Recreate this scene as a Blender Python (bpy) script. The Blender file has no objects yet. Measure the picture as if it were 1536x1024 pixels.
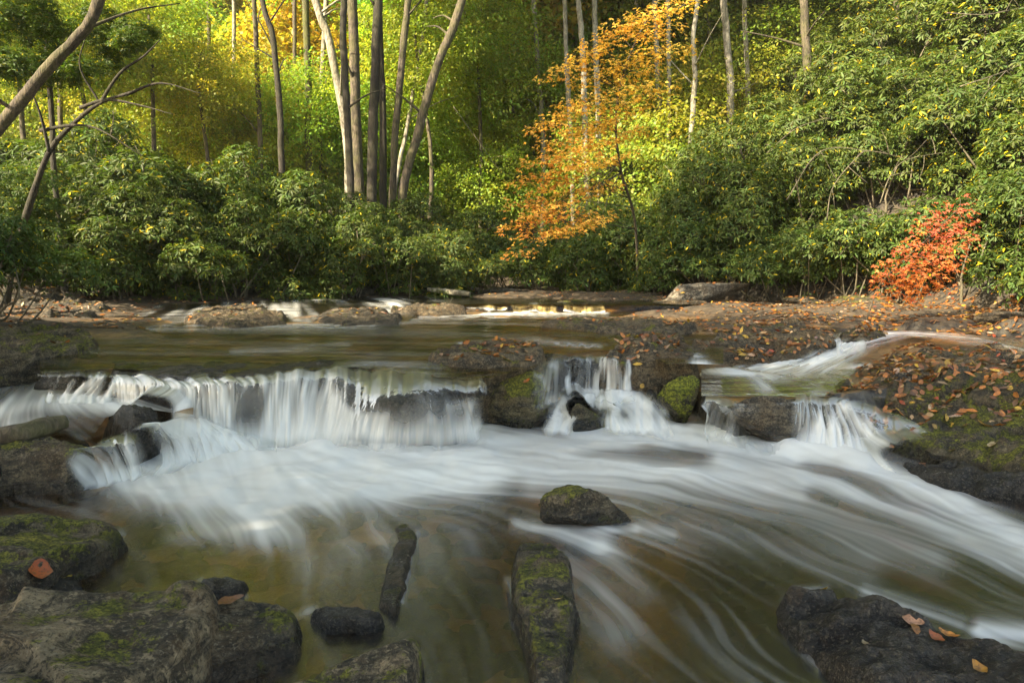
import bpy, math, random
import numpy as np
from mathutils import Vector
rng = np.random.default_rng(7)
random.seed(7)
sc = bpy.context.scene
COL = sc.collection

# ------------------------------------------------------------------ camera geometry
CAMZ, F = 1.5, 1024.0
TH = math.atan(112 / 1024.0)
CT, ST = math.cos(TH), math.sin(TH)

def ray(px, py):
    u = (np.asarray(px, float) - 768) / F
    v = (512 - np.asarray(py, float)) / F
    return u, CT + v * ST, v * CT - ST

def W(px, py, z):
    """photo pixel -> point on the horizontal plane z"""
    dx, dy, dz = ray(px, py)
    t = (z - CAMZ) / dz
    return np.stack([dx * t, dy * t, np.zeros_like(dx * t) + z], -1)

def WD(px, py, Y):
    """photo pixel -> point at distance Y ahead"""
    dx, dy, dz = ray(px, py)
    t = Y / dy
    return np.stack([dx * t, dy * t, CAMZ + dz * t], -1)

def PX(X, Y, Z):
    z = Z - CAMZ
    fw = Y * CT - z * ST
    up = Y * ST + z * CT
    return 768 + F * X / fw, 512 - F * up / fw

# ------------------------------------------------------------------ noise
def _h(ix, iy, iz, seed):
    h = (ix.astype(np.uint32) * np.uint32(374761393)) ^ (iy.astype(np.uint32) * np.uint32(668265263)) ^ (iz.astype(np.uint32) * np.uint32(2246822519)) ^ np.uint32(seed * 3266489917 & 0xffffffff)
    h = (h ^ (h >> np.uint32(13))) * np.uint32(1274126177)
    h = (h ^ (h >> np.uint32(15))) * np.uint32(2654435761)
    return (h >> np.uint32(8)).astype(np.float64) / 16777216.0

def vn(x, y, z=0.0, seed=1):
    x, y, z = np.broadcast_arrays(np.asarray(x, float), np.asarray(y, float), np.asarray(z, float))
    ix, iy, iz = np.floor(x).astype(np.int64), np.floor(y).astype(np.int64), np.floor(z).astype(np.int64)
    fx, fy, fz = x - ix, y - iy, z - iz
    fx, fy, fz = [f * f * f * (f * (f * 6 - 15) + 10) for f in (fx, fy, fz)]
    r = 0
    for a in (0, 1):
        for b in (0, 1):
            for c in (0, 1):
                w = (fx if a else 1 - fx) * (fy if b else 1 - fy) * (fz if c else 1 - fz)
                r = r + w * _h(ix + a, iy + b, iz + c, seed)
    return r * 2 - 1

def fbm(x, y, z=0.0, o=4, seed=1, g=0.5):
    s, a, n = 0, 1.0, 0
    for k in range(o):
        s = s + a * vn(np.asarray(x) * 2.03 ** k, np.asarray(y) * 2.03 ** k, np.asarray(z) * 2.03 ** k, seed + k)
        n += a
        a *= g
    return s / n

def ridge(x, y, z=0.0, o=4, seed=1):
    s, a, n = 0, 1.0, 0
    for k in range(o):
        q = 1 - np.abs(vn(np.asarray(x) * 2.1 ** k, np.asarray(y) * 2.1 ** k, np.asarray(z) * 2.1 ** k, seed + k)) * 2
        s, n, a = s + a * q, n + a, a * .5
    return s / n

def sst(a, b, x):
    t = np.clip((x - a) / (b - a), 0, 1)
    return t * t * (3 - 2 * t)

def unit(v):
    return v / np.maximum(np.linalg.norm(v, axis=-1, keepdims=True), 1e-9)

# ------------------------------------------------------------------ mesh helpers
def mesh(name, V, faces, mat=None, smooth=True, attrs=None, cols=None):
    """faces: list of (n,k) int arrays"""
    me = bpy.data.meshes.new(name)
    V = np.asarray(V, np.float32)
    me.vertices.add(len(V))
    me.vertices.foreach_set('co', V.ravel())
    faces = [np.asarray(f, np.int32) for f in faces if len(f)]
    loops = np.concatenate([f.ravel() for f in faces])
    tot = np.concatenate([np.full(len(f), f.shape[1], np.int32) for f in faces])
    st = np.concatenate([[0], np.cumsum(tot)[:-1]]).astype(np.int32)
    me.loops.add(len(loops))
    me.loops.foreach_set('vertex_index', loops)
    me.polygons.add(len(tot))
    me.polygons.foreach_set('loop_start', st)
    me.polygons.foreach_set('loop_total', tot)
    if smooth:
        me.polygons.foreach_set('use_smooth', np.ones(len(tot), bool))
    for k, a in (attrs or {}).items():
        at = me.attributes.new(k, 'FLOAT', 'POINT')
        at.data.foreach_set('value', np.asarray(a, np.float32).ravel())
    if cols is not None:
        at = me.attributes.new('col', 'FLOAT_COLOR', 'POINT')
        c4 = np.ones((len(V), 4), np.float32)
        c4[:, :3] = cols
        at.data.foreach_set('color', c4.ravel())
    me.update(calc_edges=True)
    if mat:
        me.materials.append(mat)
    return me

def link(name, me, parent=None, loc=(0, 0, 0), rot=(0, 0, 0), scale=(1, 1, 1), color=None):
    o = bpy.data.objects.new(name, me)
    COL.objects.link(o)
    o.parent = parent
    o.location, o.rotation_euler, o.scale = loc, rot, scale
    if color is not None:
        o.color = (*color, 1)
    return o

def tag(o, label, cat, group=None):
    o['label'] = label
    o['category'] = cat
    if group:
        o['group'] = group
    return o

def kind(o, k):
    o['kind'] = k
    return o

def grid_faces(nr, nc):
    i = np.arange(nr * nc).reshape(nr, nc)
    return np.stack([i[:-1, :-1], i[:-1, 1:], i[1:, 1:], i[1:, :-1]], -1).reshape(-1, 4)

def compact(V, Fq, keep_face, attrs=None):
    Fq = Fq[keep_face]
    used, inv = np.unique(Fq, return_inverse=True)
    at = {k: np.asarray(a).ravel()[used] for k, a in (attrs or {}).items()}
    return V[used], inv.reshape(Fq.shape), at

def smooth_path(P, n):
    """Catmull-Rom resample of control points (k,d) -> (n,d)"""
    P = np.asarray(P, float)
    if len(P) == 2:
        return P[0] + (P[1] - P[0]) * np.linspace(0, 1, n)[:, None]
    E = np.vstack([2 * P[0] - P[1], P, 2 * P[-1] - P[-2]])
    t = np.linspace(0, len(P) - 1 - 1e-6, n)
    i = t.astype(int)
    f = (t - i)[:, None]
    a, b, c, d = E[i], E[i + 1], E[i + 2], E[i + 3]
    return 0.5 * (2 * b + (c - a) * f + (2 * a - 5 * b + 4 * c - d) * f ** 2 + (3 * b - a - 3 * c + d) * f ** 3)

class Tubes:
    def __init__(s):
        s.V, s.Q, s.n = [], [], 0
    def add(s, P, R, seg=8, rough=0.0, seed=1):
        P = np.asarray(P, float)
        R = np.asarray(R, float) * np.ones(len(P))
        T = unit(np.gradient(P, axis=0))
        ref = np.array([1.0, 0.13, 0.07]) if abs(T[:, 2]).mean() > 0.6 else np.array([0.02, 0.05, 1.0])
        A = unit(np.cross(T, ref))
        B = np.cross(T, A)
        ang = np.linspace(0, 2 * math.pi, seg, endpoint=False)
        ring = A[:, None] * np.cos(ang)[None, :, None] + B[:, None] * np.sin(ang)[None, :, None]
        rr = R[:, None] * np.ones(seg)[None]
        if rough:
            q = P[:, None] + ring * R[:, None, None]
            rr = rr * (1 + rough * fbm(q[..., 0] * 5, q[..., 1] * 5, q[..., 2] * 2.0, 3, seed))
        V = (P[:, None] + ring * rr[..., None]).reshape(-1, 3)
        i = np.arange(len(P) * seg).reshape(len(P), seg)
        j = np.roll(i, -1, 1)
        Q = np.stack([i[:-1], j[:-1], j[1:], i[1:]], -1).reshape(-1, 4)
        c0, c1 = len(V), len(V) + 1
        V = np.vstack([V, P[:1], P[-1:]])
        caps = np.vstack([np.stack([j[0], i[0], np.full(seg, c0), np.full(seg, c0)], -1), np.stack([i[-1], j[-1], np.full(seg, c1), np.full(seg, c1)], -1)])
        s.V.append(V)
        s.Q.append((Q + s.n, caps[:, :3] + s.n))
        s.n += len(V)
    def mesh(s, name, mat):
        return mesh(name, np.vstack(s.V), [np.vstack([q[0] for q in s.Q]), np.vstack([q[1] for q in s.Q])], mat)

# ------------------------------------------------------------------ materials
class NT:
    def __init__(s, name):
        s.m = bpy.data.materials.new(name)
        s.m.use_nodes = True
        s.t = s.m.node_tree
        s.t.nodes.clear()
        s.out = s.t.nodes.new('ShaderNodeOutputMaterial')
    def n(s, typ, ins=None, **kw):
        nd = s.t.nodes.new('ShaderNode' + typ)
        for k, v in kw.items():
            setattr(nd, k, v)
        for k, v in (ins or {}).items():
            if isinstance(v, bpy.types.NodeSocket):
                s.t.links.new(v, nd.inputs[k])
            else:
                nd.inputs[k].default_value = v
        return nd
    def surf(s, sock):
        s.t.links.new(sock, s.out.inputs['Surface'])
        return s.m
    def math(s, op, a, b=0.0, c=None, clamp=False):
        d = {0: a, 1: b}
        if c is not None:
            d[2] = c
        return s.n('Math', d, operation=op, use_clamp=clamp).outputs[0]
    def mix(s, f, a, b, blend='MIX'):
        return s.n('Mix', {0: f, 6: a, 7: b}, data_type='RGBA', blend_type=blend).outputs[2]
    def mixf(s, f, a, b):
        return s.n('Mix', {0: f, 2: a, 3: b}, data_type='FLOAT').outputs[0]
    def noise(s, vec, scale, detail=6, rough=0.6, dist=0.0):
        return s.n('TexNoise', {'Vector': vec, 'Scale': scale, 'Detail': detail, 'Roughness': rough, 'Distortion': dist}).outputs['Fac']
    def rng(s, v, a, b, c=0.0, d=1.0):
        return s.n('MapRange', {0: v, 1: a, 2: b, 3: c, 4: d}, interpolation_type='SMOOTHSTEP').outputs[0]
    def bump(s, h, strength, dist, normal=None):
        d = {'Height': h, 'Strength': strength, 'Distance': dist}
        if normal is not None:
            d['Normal'] = normal
        return s.n('Bump', d).outputs[0]

def c4(c):
    return (*c, 1)

def rock_mat(name, dark, light, moss=0.3, wet=0.5, mosscol=(0.10, 0.105, 0.014), mosshi=(0.27, 0.26, 0.03), tan=0.35, wetline=0.09):
    t = NT(name)
    pos = t.n('TexCoord').outputs['Object']
    geo = t.n('NewGeometry')
    nz = t.n('SeparateXYZ', {0: geo.outputs['Normal']}).outputs[2]
    pz = t.n('SeparateXYZ', {0: geo.outputs['Position']}).outputs[2]
    lay = t.n('Mapping', {'Vector': pos, 'Scale': (1.2, 1.2, 5.0), 'Rotation': (0.25, 0.12, 0.4)}).outputs[0]
    n1 = t.noise(lay, 2.2, 9, 0.68, 0.6)
    n2 = t.noise(pos, 17, 6, 0.7)
    n3 = t.noise(pos, 70, 4, 0.7)
    base = t.mix(t.rng(n1, 0.42, 0.60), c4(dark), c4(light))
    base = t.mix(t.math('MULTIPLY', t.rng(n2, 0.52, 0.62), 0.6), base, c4([min(1, x * 1.9) for x in light]))
    base = t.mix(t.math('MULTIPLY', t.rng(n2, 0.48, 0.38), 0.85), base, c4([x * 0.35 for x in dark]))
    rust = t.noise(pos, 5.5, 5, 0.6, 0.8)
    base = t.mix(t.math('MULTIPLY', t.rng(rust, 0.50, 0.62), tan), base, c4((0.13, 0.075, 0.028)))
    base = t.mix(t.math('MULTIPLY', t.rng(n3, 0.55, 0.63), 0.65), base, c4((0.30, 0.25, 0.17)))
    base = t.mix(t.math('MULTIPLY', t.rng(n3, 0.46, 0.38), 0.75), base, c4([x * 0.3 for x in dark]))
    mn = t.noise(pos, 4.2, 7, 0.72, 0.4)
    mv = t.math('ADD', mn, t.math('MULTIPLY', nz, 0.10))
    mv = t.math('ADD', mv, t.math('MULTIPLY', t.math('SUBTRACT', n3, 0.5), 0.22))
    lim = 0.88 - 0.42 * moss
    mm = t.rng(mv, lim - 0.03, lim + 0.04)
    mc = t.mix(t.rng(t.noise(pos, 38, 4, 0.7), 0.44, 0.58), c4(mosscol), c4(mosshi))
    mc = t.mix(t.math('MULTIPLY', t.rng(n3, 0.5, 0.38), 0.8), mc, c4([x * 0.35 for x in mosscol]))
    col = t.mix(mm, base, mc)
    ck0 = t.noise(lay, 3.6, 5, 0.55, 1.2)
    col = t.mix(t.math('MULTIPLY', t.rng(t.math('ABSOLUTE', t.math('SUBTRACT', ck0, 0.5)), 0.016, 0.002), 0.75), col, c4([x * 0.25 for x in dark]))
    wl = t.rng(t.math('ADD', pz, t.math('MULTIPLY', n2, 0.05)), wetline + 0.07, wetline - 0.01)
    wetn = t.math('MAXIMUM', wl, t.math('MULTIPLY', t.rng(t.noise(pos, 3.1, 5, 0.6), 0.62 - 0.4 * wet, 0.72 - 0.4 * wet), min(1, wet * 1.5)))
    col = t.mix(t.math('MULTIPLY', wetn, 0.58), col, c4((0.012, 0.011, 0.010)))
    rough = t.mixf(wetn, 0.82, 0.16)
    rough = t.mixf(mm, rough, 0.9)
    ck = t.noise(lay, 3.6, 5, 0.55, 1.2)
    crack = t.rng(t.math('ABSOLUTE', t.math('SUBTRACT', ck, 0.5)), 0.012, 0.0)
    b1 = t.bump(t.math('SUBTRACT', n1, t.math('MULTIPLY', crack, 0.25)), 0.8, 0.15)
    b2 = t.bump(n2, 0.9, 0.07, b1)
    b3 = t.bump(t.math('ADD', n3, t.math('MULTIPLY', t.math('MULTIPLY', t.noise(pos, 120, 3, 0.8), mm), 2.0)), 0.9, 0.03, b2)
    p = t.n('BsdfPrincipled', {'Base Color': col, 'Roughness': rough, 'Normal': b3, 'Specular IOR Level': 0.5})
    return t.surf(p.outputs[0])

def bed_mat():
    t = NT('creek_bed')
    pos = t.n('TexCoord').outputs['Object']
    geo = t.n('NewGeometry')
    pz = t.n('SeparateXYZ', {0: geo.outputs['Position']}).outputs[2]
    n1 = t.noise(pos, 1.3, 8, 0.65, 0.5)
    n2 = t.noise(pos, 8, 6, 0.7)
    n3 = t.noise(pos, 45, 4, 0.7)
    vor = t.n('TexVoronoi', {'Vector': pos, 'Scale': 9.0}).outputs['Distance']
    c = t.mix(t.rng(n1, 0.38, 0.62), c4((0.03, 0.018, 0.009)), c4((0.23, 0.135, 0.06)))
    c = t.mix(t.rng(n2, 0.5, 0.72), c, c4((0.045, 0.04, 0.03)))
    c = t.mix(t.math('MULTIPLY', t.rng(n3, 0.52, 0.7), 0.5), c, c4((0.26, 0.20, 0.12)))
    dry = t.rng(t.math('ADD', pz, t.math('MULTIPLY', n2, 0.15)), 0.64, 0.74)
    soil = t.mix(t.rng(n2, 0.35, 0.6), c4((0.02, 0.015, 0.009)), c4((0.075, 0.052, 0.03)))
    soil = t.mix(t.math('MULTIPLY', t.rng(n3, 0.55, 0.7), 0.6), soil, c4((0.14, 0.085, 0.035)))
    c = t.mix(dry, c, soil)
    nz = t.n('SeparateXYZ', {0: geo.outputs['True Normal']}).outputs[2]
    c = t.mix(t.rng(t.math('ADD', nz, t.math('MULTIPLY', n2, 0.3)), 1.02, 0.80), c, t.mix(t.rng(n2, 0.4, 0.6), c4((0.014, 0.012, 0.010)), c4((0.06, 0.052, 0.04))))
    b1 = t.bump(t.math('ADD', n2, t.math('MULTIPLY', vor, 0.5)), 0.6, 0.05)
    b2 = t.bump(n3, 0.6, 0.015, b1)
    p = t.n('BsdfPrincipled', {'Base Color': c, 'Roughness': t.mixf(dry, 0.35, 0.9), 'Normal': b2})
    return t.surf(p.outputs[0])

def water_mat(name, tint, rough=0.12, bumpscale=(1.0, 1.0, 1.0), bstr=0.3, foamcol=(0.83, 0.83, 0.82), ftrans=0.25, cover=False, refl=1.0):
    t = NT(name)
    pos = t.n('TexCoord').outputs['Object']
    foam = t.n('Attribute', attribute_name='foam').outputs['Fac']
    deep = t.n('Attribute', attribute_name='deep').outputs['Fac']
    mp = t.n('Mapping', {'Vector': pos, 'Scale': bumpscale}).outputs[0]
    nz = t.noise(mp, 3.0, 3, 0.5, 0.3)
    bm = t.bump(nz, bstr, 0.05)
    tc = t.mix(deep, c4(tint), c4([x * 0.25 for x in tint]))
    tr = t.n('BsdfTransparent', {'Color': tc})
    gl = t.n('BsdfGlossy', {'Color': (1, 1, 1, 1), 'Roughness': rough, 'Normal': bm})
    fr = t.math('MULTIPLY', t.n('Fresnel', {'IOR': 1.33, 'Normal': bm}).outputs[0], refl)
    w = t.n('MixShader', {0: fr, 1: tr.outputs[0], 2: gl.outputs[0]})
    df = t.n('BsdfDiffuse', {'Color': c4(foamcol), 'Normal': bm})
    tl = t.n('BsdfTranslucent', {'Color': c4(foamcol)})
    fm = t.n('MixShader', {0: ftrans, 1: df.outputs[0], 2: tl.outputs[0]})
    o = t.n('MixShader', {0: foam, 1: w.outputs[0], 2: fm.outputs[0]})
    if cover:
        cv = t.n('Attribute', attribute_name='cover').outputs['Fac']
        nt_ = t.n('BsdfTransparent', {'Color': (1, 1, 1, 1)})
        o = t.n('MixShader', {0: cv, 1: nt_.outputs[0], 2: o.outputs[0]})
    return t.surf(o.outputs[0])

def leaf_mat(name, trans=0.45, rough=0.5, spec=0.4, tboost=(1.35, 1.25, 0.6), mottle=0.0):
    t = NT(name)
    a = t.n('Attribute', attribute_name='col').outputs['Color']
    oi = t.n('ObjectInfo').outputs['Color']
    c = t.mix(1.0, a, oi, 'MULTIPLY')
    if mottle:
        g = t.n('NewGeometry').outputs['Position']
        c = t.mix(t.math('MULTIPLY', t.rng(t.noise(g, 75, 4, 0.7), 0.48, 0.62), mottle), c, c4((0.07, 0.035, 0.015)))
        c = t.mix(t.math('MULTIPLY', t.rng(t.noise(g, 28, 2, 0.6), 0.50, 0.62), mottle * .7), c, c4((0.13, 0.06, 0.02)))
    p = t.n('BsdfPrincipled', {'Base Color': c, 'Roughness': rough, 'Specular IOR Level': spec})
    tc = t.mix(1.0, c, c4(tboost), 'MULTIPLY')
    tl = t.n('BsdfTranslucent', {'Color': tc})
    o = t.n('MixShader', {0: trans, 1: p.outputs[0], 2: tl.outputs[0]})
    return t.surf(o.outputs[0])

def bark_mat(name, dark, light, mossy=0.0, stretch=5.0):
    t = NT(name)
    pos = t.n('TexCoord').outputs['Object']
    mp = t.n('Mapping', {'Vector': pos, 'Scale': (stretch, stretch, 1.0)}).outputs[0]
    n1 = t.noise(mp, 5.0, 7, 0.7, 0.6)
    n2 = t.noise(pos, 1.6, 5, 0.6)
    n3 = t.noise(pos, 14, 5, 0.7)
    c = t.mix(t.rng(n1, 0.36, 0.64), c4(dark), c4(light))
    c = t.mix(t.math('MULTIPLY', t.rng(n2, 0.42, 0.62), 0.5), c, c4([x * 0.5 for x in dark]))
    c = t.mix(t.math('MULTIPLY', t.rng(n3, 0.58, 0.7), 0.5), c, c4([min(1, x * 1.5) for x in light]))
    if mossy:
        c = t.mix(t.math('MULTIPLY', t.rng(t.noise(pos, 2.3, 6, 0.7), 0.42, 0.6), mossy), c, c4((0.10, 0.105, 0.02)))
    b = t.bump(n1, 0.8, 0.05)
    p = t.n('BsdfPrincipled', {'Base Color': c, 'Roughness': 0.9, 'Normal': b})
    return t.surf(p.outputs[0])

M = {
    'bed': bed_mat(),
    'water': water_mat('pool_water', (0.80, 0.62, 0.41), 0.24, (1.0, 0.6, 1.0), 0.25, refl=.18),
    'uwater': water_mat('calm_water', (0.90, 0.78, 0.48), 0.15, (0.6, 2.2, 1.0), 0.9),
    'stream': water_mat('stream_water', (0.88, 0.76, 0.50), 0.25, (2, 2, 1.0), 0.3, refl=.4, cover=True),
    'fall': water_mat('falling_water', (0.90, 0.92, 0.92), 0.34, (6, 6, 0.6), 0.2, refl=.35, ftrans=0.35, cover=True),
    'rock': rock_mat('wet_dark_rock', (0.034, 0.027, 0.019), (0.15, 0.118, 0.075), 0.42, 0.3),
    'rockwet': rock_mat('soaked_rock', (0.022, 0.020, 0.019), (0.085, 0.076, 0.068), 0.16, 0.8, tan=0.35),
    'rockmoss': rock_mat('mossy_rock', (0.036, 0.028, 0.018), (0.16, 0.125, 0.075), 0.66, 0.2),
    'rockgreen': rock_mat('green_mossy_rock', (0.034, 0.028, 0.017), (0.12, 0.095, 0.05), 0.72, 0.25, (0.09, 0.095, 0.010), (0.27, 0.27, 0.024)),
    'slab': rock_mat('grey_brown_slab', (0.062, 0.047, 0.028), (0.26, 0.20, 0.12), 0.58, 0.06, tan=0.45, wetline=0.03),
    'boulder': rock_mat('mossy_boulder', (0.032, 0.026, 0.015), (0.15, 0.12, 0.06), 0.74, 0.15),
    'vivid': rock_mat('vivid_moss_rock', (0.03, 0.025, 0.014), (0.10, 0.085, 0.04), 0.98, 0.0, (0.12, 0.14, 0.012), (0.36, 0.38, 0.03)),
    'pale': rock_mat('pale_dry_rock', (0.11, 0.095, 0.072), (0.30, 0.26, 0.20), 0.22, 0.05, tan=0.3, wetline=-9),
    'bank': rock_mat('brown_bank_rock', (0.04, 0.030, 0.018), (0.17, 0.125, 0.07), 0.48, 0.12, tan=0.6, wetline=-9),
    'leaf': leaf_mat('broad_leaf', .55),
    'rhodo': leaf_mat('leathery_leaf', 0.32, 0.5, 0.25, (1.4, 1.5, 0.5)),
    'maple': leaf_mat('autumn_leaf', 0.5, 0.55, 0.3, (1.25, 1.0, 0.6)),
    'litter': leaf_mat('fallen_leaf', 0.12, 0.45, 0.45, (1.1, 1.0, 0.7), .75),
    'bark': bark_mat('grey_brown_bark', (0.028, 0.021, 0.015), (0.15, 0.115, 0.08), 0.35),
    'barkdark': bark_mat('dark_bark', (0.012, 0.009, 0.007), (0.05, 0.038, 0.027), 0.15),
    'barkpale': bark_mat('pale_bark', (0.13, 0.11, 0.085), (0.40, 0.36, 0.28), 0.2, 3.0),
    'barkmoss': bark_mat('mossy_bark', (0.045, 0.040, 0.022), (0.13, 0.12, 0.05), 0.8),
    'twig': bark_mat('twig', (0.06, 0.05, 0.035), (0.20, 0.165, 0.11), 0.15),
    'log': bark_mat('driftwood', (0.05, 0.038, 0.026), (0.20, 0.155, 0.105), 0.35),
}

# ------------------------------------------------------------------ terrain
ZU, ZL, ZP, ZC = 0.56, 0.33, 0.36, 0.72      # upper pool, left pool, right pool, upper creek
CREST = [(-120, 530, .40), (60, 532, .40), (100, 552, .42), (150, 558, .42), (180, 556, .42), (250, 559, .42), (330, 566, .42), (400, 566, .42), (430, 560, .42),
         (480, 554, .42), (540, 552, .42), (600, 560, .42), (650, 556, .42), (690, 540, .42), (760, 530, .42), (800, 528, .44), (850, 525, .46), (930, 522, .46), (1000, 530, .42), (1040, 556, .28),
         (1060, 603, .18), (1110, 608, .18), (1190, 600, .18), (1260, 606, .18), (1310, 606, .2), (1420, 588, .2), (1560, 578, .2), (1800, 575, .2)]
CREST = [(a, b, c + (.12 if c > .25 else .16)) for a, b, c in CREST]
CW = np.array([W(*c) for c in CREST])
CW[:, 1] += .10
LOW = [(-100, 560, .1), (0, 575, .1), (100, 592, .1), (170, 607, .08), (0, 630, .1), (100, 650, .06), (250, 635, -.05), (200, 690, -.12), (60, 730, -.1), (300, 690, -.2), (450, 690, -.25), (600, 690, -.25),
       (750, 680, -.2), (900, 670, -.15), (1000, 670, -.15), (1100, 690, -.2), (1200, 690, -.2), (1350, 760, -.25), (1536, 850, -.3), (1750, 850, -.1), (100, 830, -.08), (300, 830, -.12),
       (500, 860, -.10), (650, 880, -.07), (900, 880, -.18), (1100, 900, -.26), (1400, 900, -.3), (1300, 1000, -.2), (720, 1000, -.07), (500, 1000, -.08), (200, 1010, -.05), (0, 950, 0), (-300, 800, .15),
       (850, 610, .02), (950, 610, .02)]
UP = [(100, 560, .40), (200, 535, .33), (400, 535, .33), (600, 535, .33), (800, 525, .34), (300, 508, .28), (600, 505, .28), (880, 505, .32), (150, 490, .50), (60, 484, .60), (0, 474, .68), (-150, 480, .9), (-150, 520, .8), (0, 452, .80), (120, 457, .70),
      (200, 474, .52), (330, 476, .49), (255, 482, .40), (430, 474, .42), (520, 474, .50), (570, 482, .42), (400, 460, .58), (640, 474, .28), (720, 478, .26), (800, 478, .26), (760, 470, .30), (680, 470, .30), (500, 452, .58), (700, 457, .60), (800, 455, .60), (900, 456, .60), (600, 448, .60),
      (0, 438, .95), (200, 441, .80), (400, 441, .75), (600, 441, .72), (760, 438, .78), (900, 440, .80), (900, 480, .30), (1000, 484, .42), (960, 472, .36), (1100, 482, .52), (1000, 467, .58), (1100, 457, .66), (1200, 470, .62),
      (1250, 488, .53), (1300, 478, .60), (1400, 478, .66), (1536, 500, .58), (1536, 478, .78), (1300, 457, .80), (1750, 520, .85), (1430, 505, .44), (1320, 502, .42), (1265, 525, .33), (1190, 548, .18), (1140, 575, .08), (1080, 585, .07),
      (1200, 588, .10), (1100, 510, .47), (1200, 512, .47), (1150, 535, .38), (1050, 522, .38), (1310, 540, .33), (1400, 540, .40), (1536, 548, .42), (1350, 580, .26), (1500, 580, .32), (1700, 620, .45), (1900, 600, .9)]

LOW = [(a, b, c + (.10 if c > .05 and a < 200 and b < 660 else 0)) for a, b, c in LOW]
UP = [(a, b, c + float(np.interp(c, [0, .15, .55, .8, 2], [.13, .13, .12, .04, 0]))) for a, b, c in UP]
RP = [(1600, 540, .60), (1450, 508, .585), (1340, 500, .575), (1285, 510, .545), (1250, 526, .49), (1200, 546, .41), (1160, 560, .37)]

def _idw(ctrl, X, Y):
    C = np.array([W(*c) for c in ctrl])
    u, w = X / np.maximum(Y, .3), np.log(np.maximum(Y, .3)) * 1.0
    cu, cw = C[:, 0] / C[:, 1], np.log(C[:, 1])
    num = den = 0
    for a, b, z in zip(cu, cw, C[:, 2]):
        d2 = (u - a) ** 2 + (w - b) ** 2
        k = 1 / (d2 + 0.0015) ** 2
        num = num + k * z
        den = den + k
    return num / den

XR = ([-5, 5, 9.4, 13.4, 16, 18, 22, 40, 90], [9.2, 8.2, 7.7, 7.3, 5.9, 4.0, 3.4, 4.5, 12])
XL = ([-5, 5, 9.0, 12.0, 16, 18.5, 90], [-6.6, -6.6, -7.4, -9.0, -9.5, -1.0, 3.0])

def terrain(X, Y):
    X, Y = np.asarray(X, float), np.asarray(Y, float)
    yc = np.interp(X, CW[:, 0], CW[:, 1])
    n1 = fbm(X * 1.7, Y * 1.7, 0, 4, 11)
    s = sst(-0.02, 0.22, Y - yc + 0.05 * n1)
    z = _idw(LOW, X, Y) * (1 - s) + _idw(UP, X, Y) * s
    far = sst(17.5, 21, Y)
    z = z * (1 - far) + (0.80 + 0.0 * Y) * far
    dr = np.maximum(X - np.interp(Y, *XR), 0)
    hr = 0.62 * dr ** 1.05 * sst(0, 1.0, dr)
    dl = np.maximum(np.interp(Y, *XL) - X, 0)
    hl = 0.10 * dl + 0.35 * sst(0, 1.5, dl)
    back = np.maximum(Y - 24, 0) * 0.10 + np.maximum(Y - 50, 0) * 0.25
    z = z + hr + hl + back
    for i in range(len(RP) - 1):
        a, b = W(*RP[i]), W(*RP[i + 1])
        e = b[:2] - a[:2]
        t = np.clip(((X - a[0]) * e[0] + (Y - a[1]) * e[1]) / (e @ e), 0, 1)
        dd = np.hypot(X - a[0] - t * e[0], Y - a[1] - t * e[1])
        zz = a[2] + (b[2] - a[2]) * t - .09
        k = sst(.75, .35, dd)
        z = z * (1 - k) + np.minimum(z, zz) * k
    rockm = sst(0.3, .7, z)
    z = z + n1 * (0.035 + 0.05 * rockm) + 0.018 * fbm(X * 7, Y * 7, 0, 3, 5) + 0.25 * fbm(X * .3, Y * .3, 0, 3, 8) * sst(18, 30, Y)
    return z

na, nr = 420, 620
ang = np.linspace(-1.15, 1.15, na)
dist = np.exp(np.linspace(math.log(1.0), math.log(160), nr))
A2, D2 = np.meshgrid(ang, dist)
TX, TY = np.tan(A2) * 1.0 * D2, D2
TX = A2 * 1.5 * D2
TZ = terrain(TX, TY)
ground = link('creek_bed', mesh('creek_bed', np.stack([TX, TY, TZ], -1).reshape(-1, 3), [grid_faces(nr, na)], M['bed']))
kind(ground, 'structure')

# ------------------------------------------------------------------ rocks
HOST = {}
def poly_sd(X, Y, P):
    """signed distance, positive inside"""
    d = np.full(X.shape, 1e9)
    ins = np.zeros(X.shape, bool)
    n = len(P)
    for i in range(n):
        a, b = P[i], P[(i + 1) % n]
        e = b - a
        t = np.clip(((X - a[0]) * e[0] + (Y - a[1]) * e[1]) / (e @ e + 1e-12), 0, 1)
        d = np.minimum(d, np.hypot(X - a[0] - t * e[0], Y - a[1] - t * e[1]))
        c = (a[1] > Y) != (b[1] > Y)
        ins ^= c & (X < (b[0] - a[0]) * (Y - a[1]) / (b[1] - a[1] + 1e-12) + a[0])
    return np.where(ins, d, -d)

def up(ol, k=.12, lo=.12, hi=.4):
    return [(a, b, c + k * float(sst(lo, hi, c))) for a, b, c in ol]

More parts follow.
